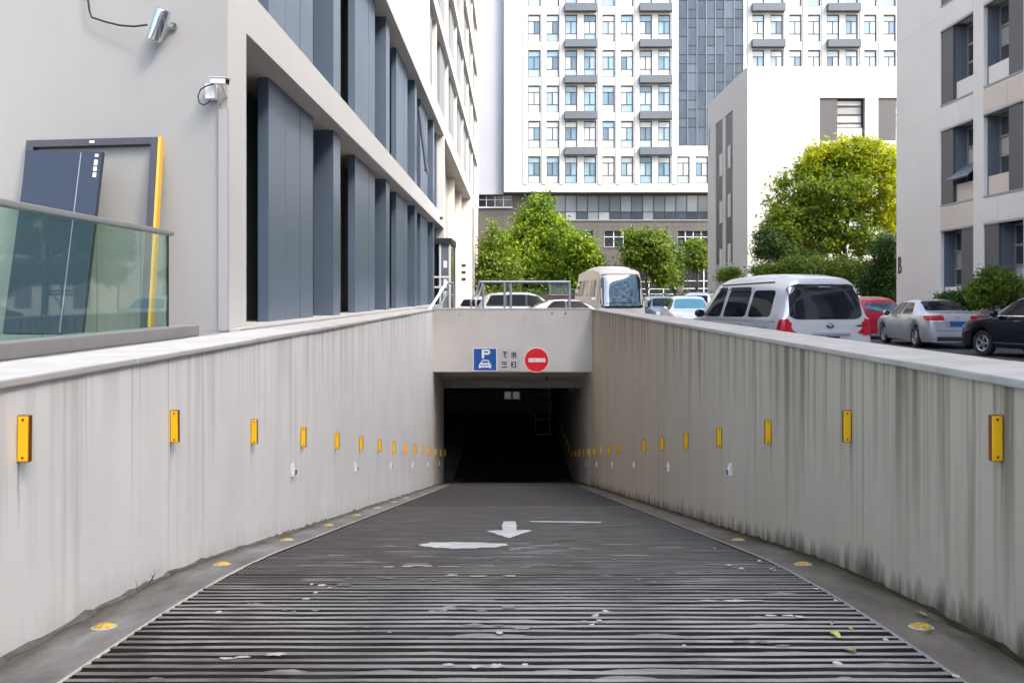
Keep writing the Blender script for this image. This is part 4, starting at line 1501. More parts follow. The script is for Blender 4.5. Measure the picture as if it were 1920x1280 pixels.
for (a, b, z0, z1) in fops:
    w = b - a
    MB().box(a, a + w * 0.4, BD + 0.10, BD + 0.4, z0, z1 - 0.003).build('shutter_panel', M['grey_panel'], wb)
    f_ = MB()
    x0 = a + w * 0.4
    f_.box(x0 + 0.002, b - 0.002, BD + 0.28, BD + 0.4, z1 - 0.12, z1 - 0.002)
    for q in (0.26, 0.56, 0.85):
        f_.box(x0 + 0.002, b - 0.1, BD + 0.28, BD + 0.4, z1 - 1.85 * q - 0.04, z1 - 1.85 * q + 0.04)
    f_.box(b - 0.12, b - 0.004, BD + 0.27, BD + 0.41, z1 - 1.9, z1 - 0.121)
    f_.box(x0 + 0.002, x0 + 0.06, BD + 0.27, BD + 0.41, z1 - 1.9, z1 - 0.121)
    f_ = f_.build('window', M['frame_dark'], wb)
    for k, (q0, q1) in enumerate(((0.06, 0.26), (0.26, 0.56), (0.56, 0.85), (0.85, 1.0))):
        MB().box(x0 + 0.061, b - 0.13, BD + 0.33, BD + 0.35, z1 - 1.85 * q1 + 0.04, z1 - 1.85 * q0 - 0.041).build('pane', M['block_pane'], f_)
    MB().box(x0 + 0.002, b - 0.13, BD + 0.14, BD + 0.42, z0 + 0.002, z1 - 1.9).build('apron_panel', M['tower_white'], wb)
for q, (ya, yb, z0, z1) in enumerate(sops[:2]):
    f_ = MB().box(BXL + 0.062, BXL + 0.10, ya, yb, z0, z1).build('slit_window', M['frame_dark'], wb)
    for z in (0.6, 4.1, 7.6, 11.1):
        zt = min(z + 3.3, z1)
        MB().box(BXL + 0.05, BXL + 0.06, ya + 0.12, yb - 0.05, z + 0.05, zt).build('pane', M['grey_panel'] if z > 4 else M['tower_low_pane'], f_)
    for z in (5.35, 8.8, 12.2):
        if q == 0:
            MB().box(BXL - 0.02, BXL + 0.045, ya + 0.65, ya + 1.45, z - 1.75, z - 0.15).build('white_infill', M['tower_white'], f_)
        else:
            MB().box(BXL - 0.06, BXL + 0.045, ya - 0.2, ya + 0.75, z - 2.0, z - 0.4).build('white_infill', M['tower_white'], f_)
MB().box(BXL + 0.06, BXL + 0.10, 71.4, 71.75, 12.7, 14.3).build('slot_backing', M['frame_dark'], wb)
MB().box(BXL + 0.6, 39.5, BD + 0.6, 71.8, 0.01, HB - 0.3).build('block_core', M['frame_dark'], wb)

# ------------------------------------------------------------------ warm grey building beside the car park
RX = 15.55
rb = thing('side_building', 'warm grey panelled building with deep window recesses and a letter B', 'building', (RX + 6, 20, 0))
HR = 29.0
RD1 = 37.8
rops = []
yo = []
y = 33.9
while y > -20:
    yo.append((y - 2.4, y))
    y -= 3.1
tops = [3.95 + 3.603 * k for k in range(7)]
for (a, b) in yo:
    for zt in tops:
        rops.append((a, b, zt - 2.78, zt))
mb = MB()
fm_ = lambda u, z, w: Vector((RX + w, u, z))
wall_open(mb, [-22, RD1], [0, HR], rops, fm_, 0.75)
mb.quad((RX, RD1, 0), (RX, RD1, HR), (RX + 18, RD1, HR), (RX + 18, RD1, 0))
mb.quad((RX, -22, 0), (RX, -22, HR), (RX + 18, -22, HR), (RX + 18, -22, 0))
mb.quad((RX, -22, HR), (RX + 18, -22, HR), (RX + 18, RD1, HR), (RX, RD1, HR))
mb.quad((RX + 18, -22, 0), (RX + 18, RD1, 0), (RX + 18, RD1, HR), (RX + 18, -22, HR))
mb.build('facade_wall', M['warm_panel'], rb)
MB().box(RX + 0.76, RX + 0.8, -21, RD1 - 0.1, 0, HR - 0.1).build('backing', M['frame_dark'], rb)
# spandrel panels proud of the wall, with joints between them
for ci, (a, b) in enumerate(yo[:4]):
    for zi, zt in enumerate(tops[:4]):
        z0, z1 = zt + 0.05, zt + 3.6 - 2.78 - 0.06
        for (p, q) in ((a + 0.01, a + 0.9 * (1 if zi % 2 else 1.66)), (a + 0.9 * (1 if zi % 2 else 1.66) + 0.015, b - 0.01)):
            MB().box(RX - 0.012, RX - 0.001, p, q, z0, z1).build('spandrel_panel', M['beige_panel'] if (zi + ci) % 2 == 0 and zi < 2 else M['warm_panel'], rb)
for ci, (a, b) in enumerate(yo):
    if b < 14:
        continue
    for zi, zt in enumerate(tops):
        z0 = zt - 2.78
        panel_far = (zi in (1, 2, 3)) if ci % 2 == 0 else (zi in (0, 4, 6))
        # metal surround
        MB().box(RX - 0.02, RX + 0.1, a + 0.002, b - 0.002, zt - 0.07, zt - 0.002).build('recess_trim', M['frame_grey'], rb)
        MB().box(RX - 0.02, RX + 0.1, a + 0.002, b - 0.002, z0 + 0.002, z0 + 0.07).build('recess_trim', M['frame_grey'], rb)
        if panel_far:
            pa, pb, wa, wb_ = b - 0.9, b, a, b - 0.9
        else:
            pa, pb, wa, wb_ = a, a + 0.9, a + 0.9, b
        MB().box(RX + 0.03, RX + 0.70, pa + 0.004, pb - 0.004, z0 + 0.071, zt - 0.071).build('shutter_panel', M['grey_panel'], rb)
        MB().box(RX + 0.12, RX + 0.70, wb_ - 0.04, wb_ - 0.005, z0 + 0.072, zt - 0.072).build('reveal_lining', M['reveal_grey'], rb)
        # window at the back of the recess
        xw = RX + 0.50
        f_ = MB()
        f_.box(xw, xw + 0.10, wa + 0.005, wb_ - 0.041, zt - 0.16, zt - 0.073)
        for z in (zt - 0.78, zt - 1.42, zt - 2.02):
            f_.box(xw, xw + 0.10, wa + 0.005, wb_ - 0.041, z - 0.04, z + 0.04)
        for yy in (wa + 0.005, (wa + wb_) / 2, wb_ - 0.10):
            f_.box(xw - 0.003, xw + 0.097, yy, yy + 0.055, zt - 2.06, zt - 0.074)
        f_ = f_.build('window', M['frame_grey'], rb)
        for (z1, z2) in ((zt - 0.74, zt - 0.16), (zt - 1.38, zt - 0.82), (zt - 1.98, zt - 1.46)):
            for (p, q) in ((wa + 0.06, (wa + wb_) / 2), ((wa + wb_) / 2 + 0.055, wb_ - 0.10)):
                MB().box(xw + 0.04, xw + 0.06, p, q, z1, z2).build('pane', M['right_pane'], f_)
        MB().box(RX + 0.14, RX + 0.62, wa + 0.005, wb_ - 0.041, z0 + 0.072, zt - 2.07).build('apron_panel', M['beige_panel'] if zi == 1 else M['warm_panel'], rb)
# top-hung sash standing open
so = MB().box(-0.02, 0.02, 0, 1.35, -0.78, 0).build('open_sash', M['reveal_grey'], rb, local=True)
so.location = Vector((RX + 0.42, 31.55, 6.15)) - rb.location
so.rotation_euler = (0, R(50), 0)
MB().box(-0.032, 0.032, -0.02, 1.37, -0.84, -0.78).build('sash_rail', M['frame_grey'], so, local=True)
q = Vector((RX - 0.012, 37.45, EYE + (555 - 499) * 37.45 / F))
o = text('B', 'letter_b', M['sign_ink'], rb, q, 0.98, 0.02, 0.62)
o.rotation_euler = (R(90), 0, R(-90))
# thin panel seams on the blank end bay
mb = MB()
for z in (0.9, 4.5, 8.1, 11.7, 15.3):
    mb.box(RX - 0.003, RX, 34.0, RD1, z, z + 0.012)
mb.build('panel_seam', M['soffit'], rb)

# ------------------------------------------------------------------ building across the street behind the viewer (shows in the car glass)
ob = thing('street_building', 'white building across the street, mirrored in the car windows', 'building', (10, -60, 0))
oops = [(x, x + 2.2, z, z + 2.2) for x in [-30 + 4.2 * k for k in range(20)] for z in (1.2, 5.0, 8.8, 12.6, 16.4)]
mb = MB()
wall_open(mb, [-34, 56], [0, 20], oops, lambda u, z, w: Vector((u, -60 - w, z)), 0.3)
mb.quad((-34, -60, 20), (56, -60, 20), (56, -75, 20), (-34, -75, 20))
mb.build('facade_wall', M['warm_panel'], ob)
MB().box(-33, 55, -61, -60.31, 0.1, 19.5).build('glazing', M['shop_glass'], ob)

# ------------------------------------------------------------------ trees, shrubs and hedges
def leaf_cloud(name, lobes, n, size, mat, parent, seed, shell=0.55, clump=26, flat=0.0, kind=None):
    """lobes: (centre, (rx, ry, rz)); folded leaf faces gathered in clumps through the lobes"""
    g = np.random.default_rng(seed)
    vol = np.array([r[0] * r[1] * r[2] for _, r in lobes]) ** 0.75
    vol /= vol.sum()
    ncl = max(8, n // clump)
    li = g.choice(len(lobes), ncl, p=vol)
    d = g.normal(size=(ncl, 3))
    d /= np.linalg.norm(d, axis=1)[:, None]
    rad = shell + (1 - shell) * g.random(ncl) ** 0.6
    rad *= 1 + 0.10 * g.normal(size=ncl)
    cen = np.array([lobes[k][0] for k in li]) + d * rad[:, None] * np.array([lobes[k][1] for k in li])
    which = g.integers(0, ncl, n)
    csz = size * g.uniform(1.2, 3.0, ncl)
    p = cen[which] + g.normal(size=(n, 3)) * csz[which][:, None] * np.array([1, 1, 0.62])
    out = d[which]
    nrm = out * 0.5 + g.normal(size=(n, 3)) * 0.7 + np.array([0, 0, 0.55])
    nrm /= np.linalg.norm(nrm, axis=1)[:, None]
    t = np.cross(nrm, g.normal(size=(n, 3)))
    t /= np.linalg.norm(t, axis=1)[:, None]
    b = np.cross(nrm, t)
    s = (size * g.uniform(0.6, 1.25, n))[:, None]
    v = np.empty((n, 4, 3))
    v[:, 0] = p - t * s
    v[:, 1] = p - b * s * 0.45 + nrm * s * 0.14
    v[:, 2] = p + t * s
    v[:, 3] = p + b * s * 0.45 + nrm * s * 0.14
    v = v.reshape(-1, 3) - np.array(wloc(parent) if parent else (0, 0, 0))
    me = bpy.data.meshes.new(name)
    me.vertices.add(4 * n)
    me.vertices.foreach_set('co', v.ravel())
    me.loops.add(4 * n)
    me.loops.foreach_set('vertex_index', np.arange(4 * n, dtype=np.int32))
    me.polygons.add(n)
    me.polygons.foreach_set('loop_start', np.arange(0, 4 * n, 4, dtype=np.int32))
    me.polygons.foreach_set('loop_total', np.full(n, 4, dtype=np.int32))
    me.update(calc_edges=True)
    me.materials.append(mat)
    o = bpy.data.objects.new(name, me)
    C.objects.link(o)
    if parent:
        o.parent = parent
    return o


def limbs(parent, base, top, lobes, r0, seed, nb=9):
    g = random.Random(seed)
    mb = MB()
    b, t = Vector(base), Vector(top)
    n = 7
    pts = [b.lerp(t, k / n) + Vector((g.uniform(-1, 1), g.uniform(-1, 1), 0)) * 0.05 * (t - b).length * (k > 0) * 0.4 for k in range(n + 1)]
    mb.tube(pts, r0, 9, True, r0 * 0.35)
    for k in range(nb):
        s = pts[g.randrange(2, n)]
        c, r = lobes[k % len(lobes)]
        e = Vector(c) + Vector((g.uniform(-.6, .6) * r[0], g.uniform(-.6, .6) * r[1], g.uniform(-.3, .6) * r[2]))
        m = s.lerp(e, 0.5) + Vector((0, 0, 0.12 * (e - s).length))
        mb.tube([s, s.lerp(m, .5) + Vector((0, 0, 0.03)), m, m.lerp(e, .6), e], r0 * 0.42, 6, True, r0 * 0.07)
    return mb.build('trunk', M['bark'], parent, smooth='all')


def tree(name, label, d, lobes_px, n, size, mat, base_px, trunk_top, r0, seed, cat='tree', group=None, shell=0.5, depth=1.0, clump=30):
    k = d / F
    lobes = []
    for (x, y, rx, ry) in lobes_px:
        c = at(x, y, d)
        off = (rnd.random() - 0.5) * rx * k * 0.9
        lobes.append(((c.x, c.y + off, c.z), (rx * k, rx * k * depth, ry * k)))
    bx = at(base_px, 555, d).x
    t = thing(name, label, cat, (bx, d, 0), 0, group)
    leaf_cloud('crown', lobes, n, size, mat, t, seed, shell, clump)
    if r0:
        tp = at(trunk_top[0], trunk_top[1], d)
        limbs(t, (bx, d, 0), tp, lobes, r0, seed)
    return t


# trees before the podium
tree('tree', 'tall cone-shaped bright green tree before the dark podium', 96, [(1013, 392, 22, 26), (1008, 425, 46, 34), (1030, 440, 44, 38), (985, 462, 50, 38), (1045, 478, 42, 42), (1000, 505, 60, 42), (960, 495, 40, 36), (1050, 515, 34, 30)], 24000, 0.22, M['leaf_green'], 1010, (1012, 400), 0.22, 21)
tree('tree', 'rounded green tree between the cone-shaped tree and the minibus', 92, [(1088, 462, 24, 28), (1104, 490, 24, 30), (1078, 500, 28, 34), (1095, 520, 26, 24)], 9000, 0.2, M['leaf_green'], 1092, (1090, 450), 0.16, 22)
tree('tree', 'darker green tree beside the end of the building with arcade piers', 90, [(925, 452, 16, 34), (920, 490, 20, 40), (942, 500, 26, 38), (915, 525, 18, 26), (950, 520, 30, 22)], 9000, 0.2, M['leaf_mid'], 928, (926, 440), 0.16, 23)
tree('tree', 'round-topped tree with bright top behind the minibus roof', 90, [(1195, 452, 24, 22), (1225, 456, 26, 24), (1190, 482, 24, 20), (1232, 486, 26, 30), (1246, 512, 20, 28), (1215, 478, 26, 24)], 11000, 0.2, M['leaf_mid'], 1216, (1212, 450), 0.17, 24)
tree('tree', 'dark thin tree just beyond the bright round-topped tree', 99, [(1266, 486, 12, 26), (1262, 516, 14, 22)], 3000, 0.2, M['leaf_dark'], 1264, (1264, 480), 0.1, 25)
tree('tree', 'small dark green tree beside the corner of the white block', 94, [(1306, 466, 15, 16), (1312, 486, 16, 18), (1298, 488, 10, 14)], 3600, 0.2, M['leaf_mid'], 1308, (1307, 465), 0.1, 26)
# big tree in front of the white block
bt = tree('broad_tree', 'large yellow-green tree with a broad crown before the white block', 52, [(1545, 325, 48, 36), (1500, 352, 46, 36), (1560, 368, 60, 42), (1478, 396, 38, 34), (1520, 412, 60, 42), (1590, 428, 54, 40), (1476, 432, 40, 32), (1620, 448, 36, 34), (1540, 452, 50, 28), (1575, 330, 40, 34), (1455, 425, 22, 24), (1462, 360, 14, 12), (1508, 318, 16, 12), (1447, 395, 12, 12), (1640, 470, 18, 14), (1500, 462, 20, 14)], 26000, 0.13, M['leaf_big_green'], 1592, (1585, 330), 0.2, 31, shell=0.55, clump=62)
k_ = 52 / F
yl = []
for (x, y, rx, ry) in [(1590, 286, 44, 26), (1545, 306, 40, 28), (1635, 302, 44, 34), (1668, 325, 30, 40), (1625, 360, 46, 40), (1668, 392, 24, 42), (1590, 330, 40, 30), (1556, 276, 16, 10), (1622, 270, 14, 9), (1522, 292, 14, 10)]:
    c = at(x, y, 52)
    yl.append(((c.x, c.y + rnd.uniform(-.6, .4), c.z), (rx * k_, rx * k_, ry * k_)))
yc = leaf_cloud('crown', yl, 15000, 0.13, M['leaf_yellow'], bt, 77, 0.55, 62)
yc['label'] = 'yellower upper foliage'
tree('shrub', 'dark rounded shrub at the lower edge of the yellow-green tree', 50, [(1440, 455, 24, 26), (1465, 470, 26, 18), (1432, 475, 16, 16), (1500, 478, 40, 12)], 9000, 0.085, M['leaf_dark'], 1445, (1440, 450), 0.07, 32, 'shrub')
tree('hedge_shrub', 'light green bushes in a row behind the silver van roof', 47, [(1440, 512, 30, 20), (1485, 505, 36, 22), (1530, 508, 36, 24), (1575, 510, 34, 24), (1615, 512, 28, 26)], 22000, 0.075, M['leaf_mid'], 1530, (1530, 505), 0.06, 33, 'shrub')
tree('dark_shrub', 'tall dark shrub against the end of the warm grey building', 44, [(1655, 470, 22, 32), (1662, 510, 24, 34), (1640, 530, 26, 34), (1665, 550, 22, 30)], 15000, 0.075, M['leaf_dark'], 1655, (1656, 470), 0.07, 34, 'shrub')
tree('shrub', 'small green shrub at the foot of the slit windows', 56, [(1358, 516, 12, 9), (1375, 513, 13, 11)], 2600, 0.08, M['leaf_mid'], 1366, (1366, 515), 0.04, 35, 'shrub')
tree('shrub', 'leafy bush under the window recesses, behind the black car', 28.5, [(1868, 535, 38, 28), (1845, 552, 30, 24), (1890, 555, 26, 24), (1862, 515, 18, 14)], 12000, 0.05, M['leaf_mid'], 1865, (1866, 520), 0.05, 36, 'shrub')
tree('shrub', 'low spreading bush behind the silver sedan roof', 30.5, [(1790, 562, 26, 14), (1820, 562, 24, 18), (1770, 568, 18, 12)], 8000, 0.05, M['leaf_dark'], 1800, (1800, 560), 0.04, 37, 'shrub')
def hedge(label, px0, px1, py0, d, dep, mat, seed):
    a, b = at(px0, py0, d), at(px1, py0, d)
    t = thing('hedge', label, 'hedge', ((a.x + b.x) / 2, d, 0))
    n = max(3, int((b.x - a.x) / 1.2))
    lobes = [((a.x + (b.x - a.x) * (k + 0.5) / n, d, a.z / 2), ((b.x - a.x) / n * 0.8, dep, a.z / 2 + 0.05)) for k in range(n)]
    leaf_cloud('foliage', lobes, int(500 * n), 0.11, mat, t, seed, 0.7)
    MB().box(a.x, b.x, d - dep * 0.5, d + dep * 0.5, 0, a.z * 0.8).build('core', M['bark'], t)
hedge('clipped dark hedge between the minibus and the white block', 1214, 1322, 546, 78, 0.8, M['leaf_dark'], 41)
hedge('low dark hedge under the trees behind the steel railing', 905, 1125, 541, 84, 0.8, M['leaf_dark'], 42)

# ------------------------------------------------------------------ vehicles
def pchip(vals, ts):
    v = np.array(vals, float)
    d = np.diff(v)
    m = np.zeros(len(v))
    for i in range(1, len(v) - 1):
        if d[i - 1] * d[i] > 0:
            m[i] = 2 * d[i - 1] * d[i] / (d[i - 1] + d[i])
    m[0], m[-1] = d[0], d[-1]
    i = np.clip(ts.astype(int), 0, len(v) - 2)
    u = ts - i
    return (2 * u**3 - 3 * u**2 + 1) * v[i] + (u**3 - 2 * u**2 + u) * m[i] + (-2 * u**3 + 3 * u**2) * v[i + 1] + (u**3 - u**2) * m[i + 1]


class Car:
    def __init__(self, name, label, cat, loc, rotz, st, wheels, wr, clear, paint, group='vehicles in the car park', detail=8):
        self.t = thing(name, label, cat, loc, rotz, group)
        n = len(st)
        ts = []
        for i in range(n - 1):
            L = abs(st[i + 1][0] - st[i][0])
            k = max(5, int(L / 0.045))
            ts += [i + q / k for q in range(k)]
        ts.append(n - 1 - 1e-6)
        ts = np.array(ts)
        Y, ZT, BE, W, WTp = [pchip([s[k] for s in st], ts) for k in range(5)]
        v, f = [], []
        rings = []
        self.L = st[-1][0]
        for y, zt, be, w, wt in zip(Y, ZT, BE, W, WTp):
            zb = min(clear, zt - 0.12)
            for yw in wheels:
                ra = wr + 0.055
                if abs(y - yw) < ra:
                    zb = max(zb, min(wr + math.sqrt(ra * ra - (y - yw) ** 2), zt - 0.1))
            be = max(zb + 0.05, min(be, zt - 0.06))
            gh = max(0.0, min(1.0, (zt - be) / 0.45))
            z5 = max(be + 0.012, zt - 0.02 - 0.055 * gh)
            half = [(w - 0.07, zb), (w - 0.012, zb + 0.22 * (be - zb)), (w, zb + 0.60 * (be - zb)), (w - 0.012, zb + 0.86 * (be - zb)), (w - 0.035, be),
                    (w - 0.045 + (wt - w + 0.045) * 0.45, be + (z5 - be) * 0.5), (wt, z5), (wt * 0.90, z5 + (zt - z5) * 0.6), (wt * 0.66, z5 + (zt - z5) * 0.9), (wt * 0.33, zt - 0.002), (0, zt)]
            ring = [(x, y, z) for x, z in half] + [(-x, y, z) for x, z in half[-2::-1]]
            rings.append(ring)
        nv = len(rings[0])
        for r in rings:
            v += r
        for i in range(len(rings) - 1):
            for k in range(nv - 1):
                a = i * nv + k
                f.append((a, a + 1, a + nv + 1, a + nv))
            f.append((i * nv + nv - 1, i * nv, i * nv + nv, i * nv + nv + nv - 1))
        f.append(tuple(range(nv - 1, -1, -1)))
        f.append(tuple((len(rings) - 1) * nv + k for k in range(nv)))
        self.body = mesh_obj('body', v, f, paint, self.t, True, local=True)
        bm = bmesh.new()
        bm.from_mesh(self.body.data)
        self.bvh = BVHTree.FromBMesh(bm)
        bm.free()
        for yw in wheels:
            for s in (-1, 1):
                self.wheel(s, yw, wr)

    def wheel(self, s, y, r):
        half = {}
        loc, nrm, _, _ = self.bvh.ray_cast(Vector((s * 3, y + r + 0.12, 0.45)), Vector((-s, 0, 0)))
        x = abs(loc.x) - 0.015 if loc else 0.8
        w = 0.19
        m = MB().lathe([(r * 0.60, -w), (r * 0.93, -w), (r, -w + 0.03), (r, -0.03), (r * 0.94, -0.002), (r * 0.70, 0.004), (r * 0.66, -0.012)], (0, 0, 0), 'x', 32)
        o = m.build('wheel', M['black_rubber'], self.t, smooth=True, local=True)
        o.location = (s * x, y, r)
        o.rotation_euler = (0, 0, 0 if s > 0 else math.pi)
        rim = MB()
        rim.lathe([(r * 0.66, -0.02), (r * 0.62, 0.0), (r * 0.56, -0.012), (r * 0.55, -0.05)], (0, 0, 0), 'x', 28)
        rim.lathe([(0.0, -0.012), (r * 0.14, -0.014), (r * 0.17, -0.04)], (0, 0, 0), 'x', 14)
        for k in range(5):
            a = 2 * math.pi * k / 5
            c, s_ = math.cos(a), math.sin(a)
            def pt(q, h, xx):
                return (xx, q * c - h * s_, q * s_ + h * c)
            rim.hexa([pt(r * .12, -r * .07, -0.05), pt(r * .58, -r * .12, -0.05), pt(r * .58, r * .12, -0.05), pt(r * .12, r * .07, -0.05),
                      pt(r * .12, -r * .06, -0.018), pt(r * .58, -r * .10, -0.012), pt(r * .58, r * .10, -0.012), pt(r * .12, r * .06, -0.018)])
        rim.build('rim', M['alloy'], o, smooth=True, local=True)
        MB().lathe([(r * 0.63, -0.07), (0.0, -0.07)], (0, 0, 0), 'x', 24).build('brake', M['frame_dark'], o, local=True)

    def patch(self, name, axis, quad, mat, off=0.007, r=0.25, n=14, parent=None, keep=False):
        """a panel that hugs the body: quad corners (bl, br, tr, tl) given in the plane seen along the axis"""
        N = n
        v, f = [], []
        q = [Vector((c[0], c[1])) for c in quad]
        for j in range(N + 1):
            for i in range(N + 1):
                s, t = i / N * 2 - 1, j / N * 2 - 1
                # round the corners of the unit square
                k = 1 - r
                ax, ay = max(abs(s) - k, 0), max(abs(t) - k, 0)
                if ax > 0 and ay > 0:
                    m_ = max(ax, ay) / math.hypot(ax, ay)
                    ax, ay = ax * m_, ay * m_
                    s = math.copysign(k + ax, s)
                    t = math.copysign(k + ay, t)
                s, t = (s + 1) / 2, (t + 1) / 2
                p = (q[0] * (1 - s) + q[1] * s) * (1 - t) + (q[3] * (1 - s) + q[2] * s) * t
                if axis in ('l', 'r'):
                    sg = -1 if axis == 'l' else 1
                    o, d = Vector((sg * 4, p.x, p.y)), Vector((-sg, 0, 0))
                elif axis == 'back':
                    o, d = Vector((p.x, -3, p.y)), Vector((0, 1, 0))
                elif axis == 'front':
                    o, d = Vector((p.x, self.L + 3, p.y)), Vector((0, -1, 0))
                else:
                    o, d = Vector((p.x, p.y, 5)), Vector((0, 0, -1))
                hit, nr, _, _ = self.bvh.ray_cast(o, d)
                if hit is None:
                    hit, nr, _, _ = self.bvh.find_nearest(o + d * 3)
                if nr.dot(d) > 0:
                    nr = -nr
                v.append(hit + nr * off)
        for j in range(N):
            for i in range(N):
                a = j * (N + 1) + i
                f.append((a, a + 1, a + N + 2, a + N + 1))
        # closed rim back into the body
        i0 = len(v)
        loop = [i for i in range(N + 1)] + [(j + 1) * (N + 1) - 1 for j in range(1, N + 1)] + [N * (N + 1) + i for i in range(N - 1, -1, -1)] + [j * (N + 1) for j in range(N - 1, 0, -1)]
        cen = sum(v, Vector()) / len(v)
        dv = {'l': Vector((1, 0, 0)), 'r': Vector((-1, 0, 0)), 'back': Vector((0, 1, 0)), 'front': Vector((0, -1, 0)), 'top': Vector((0, 0, -1))}[axis]
        v += [v[i] + dv * 0.02 for i in loop]
        m = len(loop)
        for k in range(m):
            w = (k + 1) % m
            f.append((loop[k], loop[w], i0 + w, i0 + k))
        return mesh_obj(name, v, f, mat, parent or self.t, True, local=True)

    def side(self, name, quad, mat, off=0.007, r=0.25, **kw):
        for ax in ('l', 'r'):
            self.patch(name, ax, quad, mat, off, r, **kw)

    def seam(self, pts, ax):
        for (a, b) in zip(pts[:-1], pts[1:]):
            d = Vector((b[0] - a[0], b[1] - a[1]))
            nrm = Vector((-d.y, d.x)).normalized() * 0.0045
            self.patch('door_seam', ax, [(a[0] - nrm.x, a[1] - nrm.y), (b[0] - nrm.x, b[1] - nrm.y), (b[0] + nrm.x, b[1] + nrm.y), (a[0] + nrm.x, a[1] + nrm.y)], M['black_gloss'], 0.0025, 0.0, n=4)

    def mirror(self, y, z, mat, out=0.10):
        for s in (-1, 1):
            hit, nr, _, _ = self.bvh.ray_cast(Vector((s * 4, y, z)), Vector((-s, 0, 0)))
            x = hit.x if hit else s * 0.8
            bm = bmesh.new()
            bmesh.ops.create_uvsphere(bm, u_segments=14, v_segments=9, radius=1)
            for v in bm.verts:
                sq = 1 + 0.25 * (1 - max(abs(v.co.x), abs(v.co.z)))
                v.co = Vector((v.co.x * 0.115 * sq, v.co.y * 0.07, v.co.z * 0.085 * sq))
            m = MB().add_bm(bm).build('wing_mirror', mat, self.t, smooth='all', local=True)
            m.location = (x + s * (out + 0.05), y, z + 0.04)
            MB().box(-0.03, 0.03, -0.02, 0.02, -0.06, 0.0).build('mirror_foot', M['black_gloss'], m, local=True)
            g_ = MB().lathe([(0, 0), (0.075, 0.0)], (0, -0.068, 0.0), 'y', 14).build('mirror_glass', M['car_glass'], m, local=True)

    def bar(self, name, p, size, mat, r=0.01, parent=None, rot=(0, 0, 0)):
        o = MB().rbox(-size[0] / 2, size[0] / 2, -size[1] / 2, size[1] / 2, -size[2] / 2, size[2] / 2, min(r, min(size) * 0.45)).build(name, mat, parent or self.t, local=True)
        o.location = p
        o.rotation_euler = rot
        return o

    def back_y(self, x, z):
        h, _, _, _ = self.bvh.ray_cast(Vector((x, -3, z)), Vector((0, 1, 0)))
        return h.y if h else 0.05

    def front_y(self, x, z):
        h, _, _, _ = self.bvh.ray_cast(Vector((x, self.L + 3, z)), Vector((0, -1, 0)))
        return h.y if h else self.L

    def side_x(self, y, z, s):
        h, _, _, _ = self.bvh.ray_cast(Vector((s * 4, y, z)), Vector((-s, 0, 0)))
        return h.x if h else s * 0.85


def sedan_st(L=4.62, W=1.78, H=1.46):
    w = W / 2
    st = [(0.00, .46, .40, w - .28, .50), (.02, .60, .54, w - .20, .55), (.06, .90, .84, w - .10, .62), (.13, 1.02, .95, w - .05, .66), (.42, 1.07, .97, w - .015, .70),
          (.72, 1.10, .975, w, .70), (1.15, 1.30, .97, w, .635), (1.55, 1.42, .965, w, .60), (2.1, 1.46, .96, w, .59), (2.6, 1.435, .95, w, .60), (3.0, 1.31, .94, w, .63),
          (3.52, 1.02, .93, w, .70), (4.0, .93, .87, w - .02, .72), (4.36, .80, .75, w - .09, .66), (4.56, .62, .56, w - .20, .58), (L, .45, .40, w - .28, .5)]
    return [(a, b * H / 1.46, c * H / 1.46, d, e) for a, b, c, d, e in st]


def suv_st(L=4.6, W=1.82, H=1.70):
    w = W / 2
    st = [(0.00, .55, .45, w - .22, .55), (.02, .80, .72, w - .12, .60), (.07, 1.02, .95, w - .06, .66), (.16, 1.22, 1.08, w - .02, .68), (.38, 1.52, 1.09, w, .63), (.62, 1.64, 1.09, w, .61),
          (1.3, 1.70, 1.085, w, .61), (2.2, 1.69, 1.07, w, .62), (2.65, 1.60, 1.06, w, .64), (3.05, 1.38, 1.05, w, .67), (3.42, 1.14, 1.04, w, .72), (3.9, 1.06, .99, w - .02, .74),
          (4.3, .95, .90, w - .08, .68), (4.52, .74, .68, w - .18, .6), (L, .5, .45, w - .26, .52)]
    return [(a, b * H / 1.70, c * H / 1.70, d, e) for a, b, c, d, e in st]


def van_st(W=1.76, H=1.96):
    w = W / 2
    return [(0.00, .48, .40, w - .20, .60), (.015, .70, .60, w - .10, .66), (.04, 1.00, .92, w - .055, .70), (.075, 1.22, 1.10, w - .035, .72), (.13, 1.52, 1.12, w - .02, .71), (.20, 1.76, 1.12, w - .01, .68), (.30, 1.875, 1.12, w, .65),
            (.55, 1.93, 1.12, w, .64), (1.4, H, 1.115, w, .65), (2.6, 1.945, 1.11, w, .66), (3.15, 1.86, 1.10, w, .67), (3.55, 1.62, 1.09, w, .69), (3.95, 1.24, 1.06, w, .73), (4.25, 1.06, .98, w - .03, .74),
            (4.42, .86, .80, w - .09, .68), (4.50, .55, .48, w - .2, .6)]


def common(cv, wins, paint, doors=()):
    for qd in wins:
        cv.side('side_window', qd, M['car_glass'], 0.005, 0.22)
    for ax in ('l', 'r'):
        for pts in doors:
            cv.seam(pts, ax)


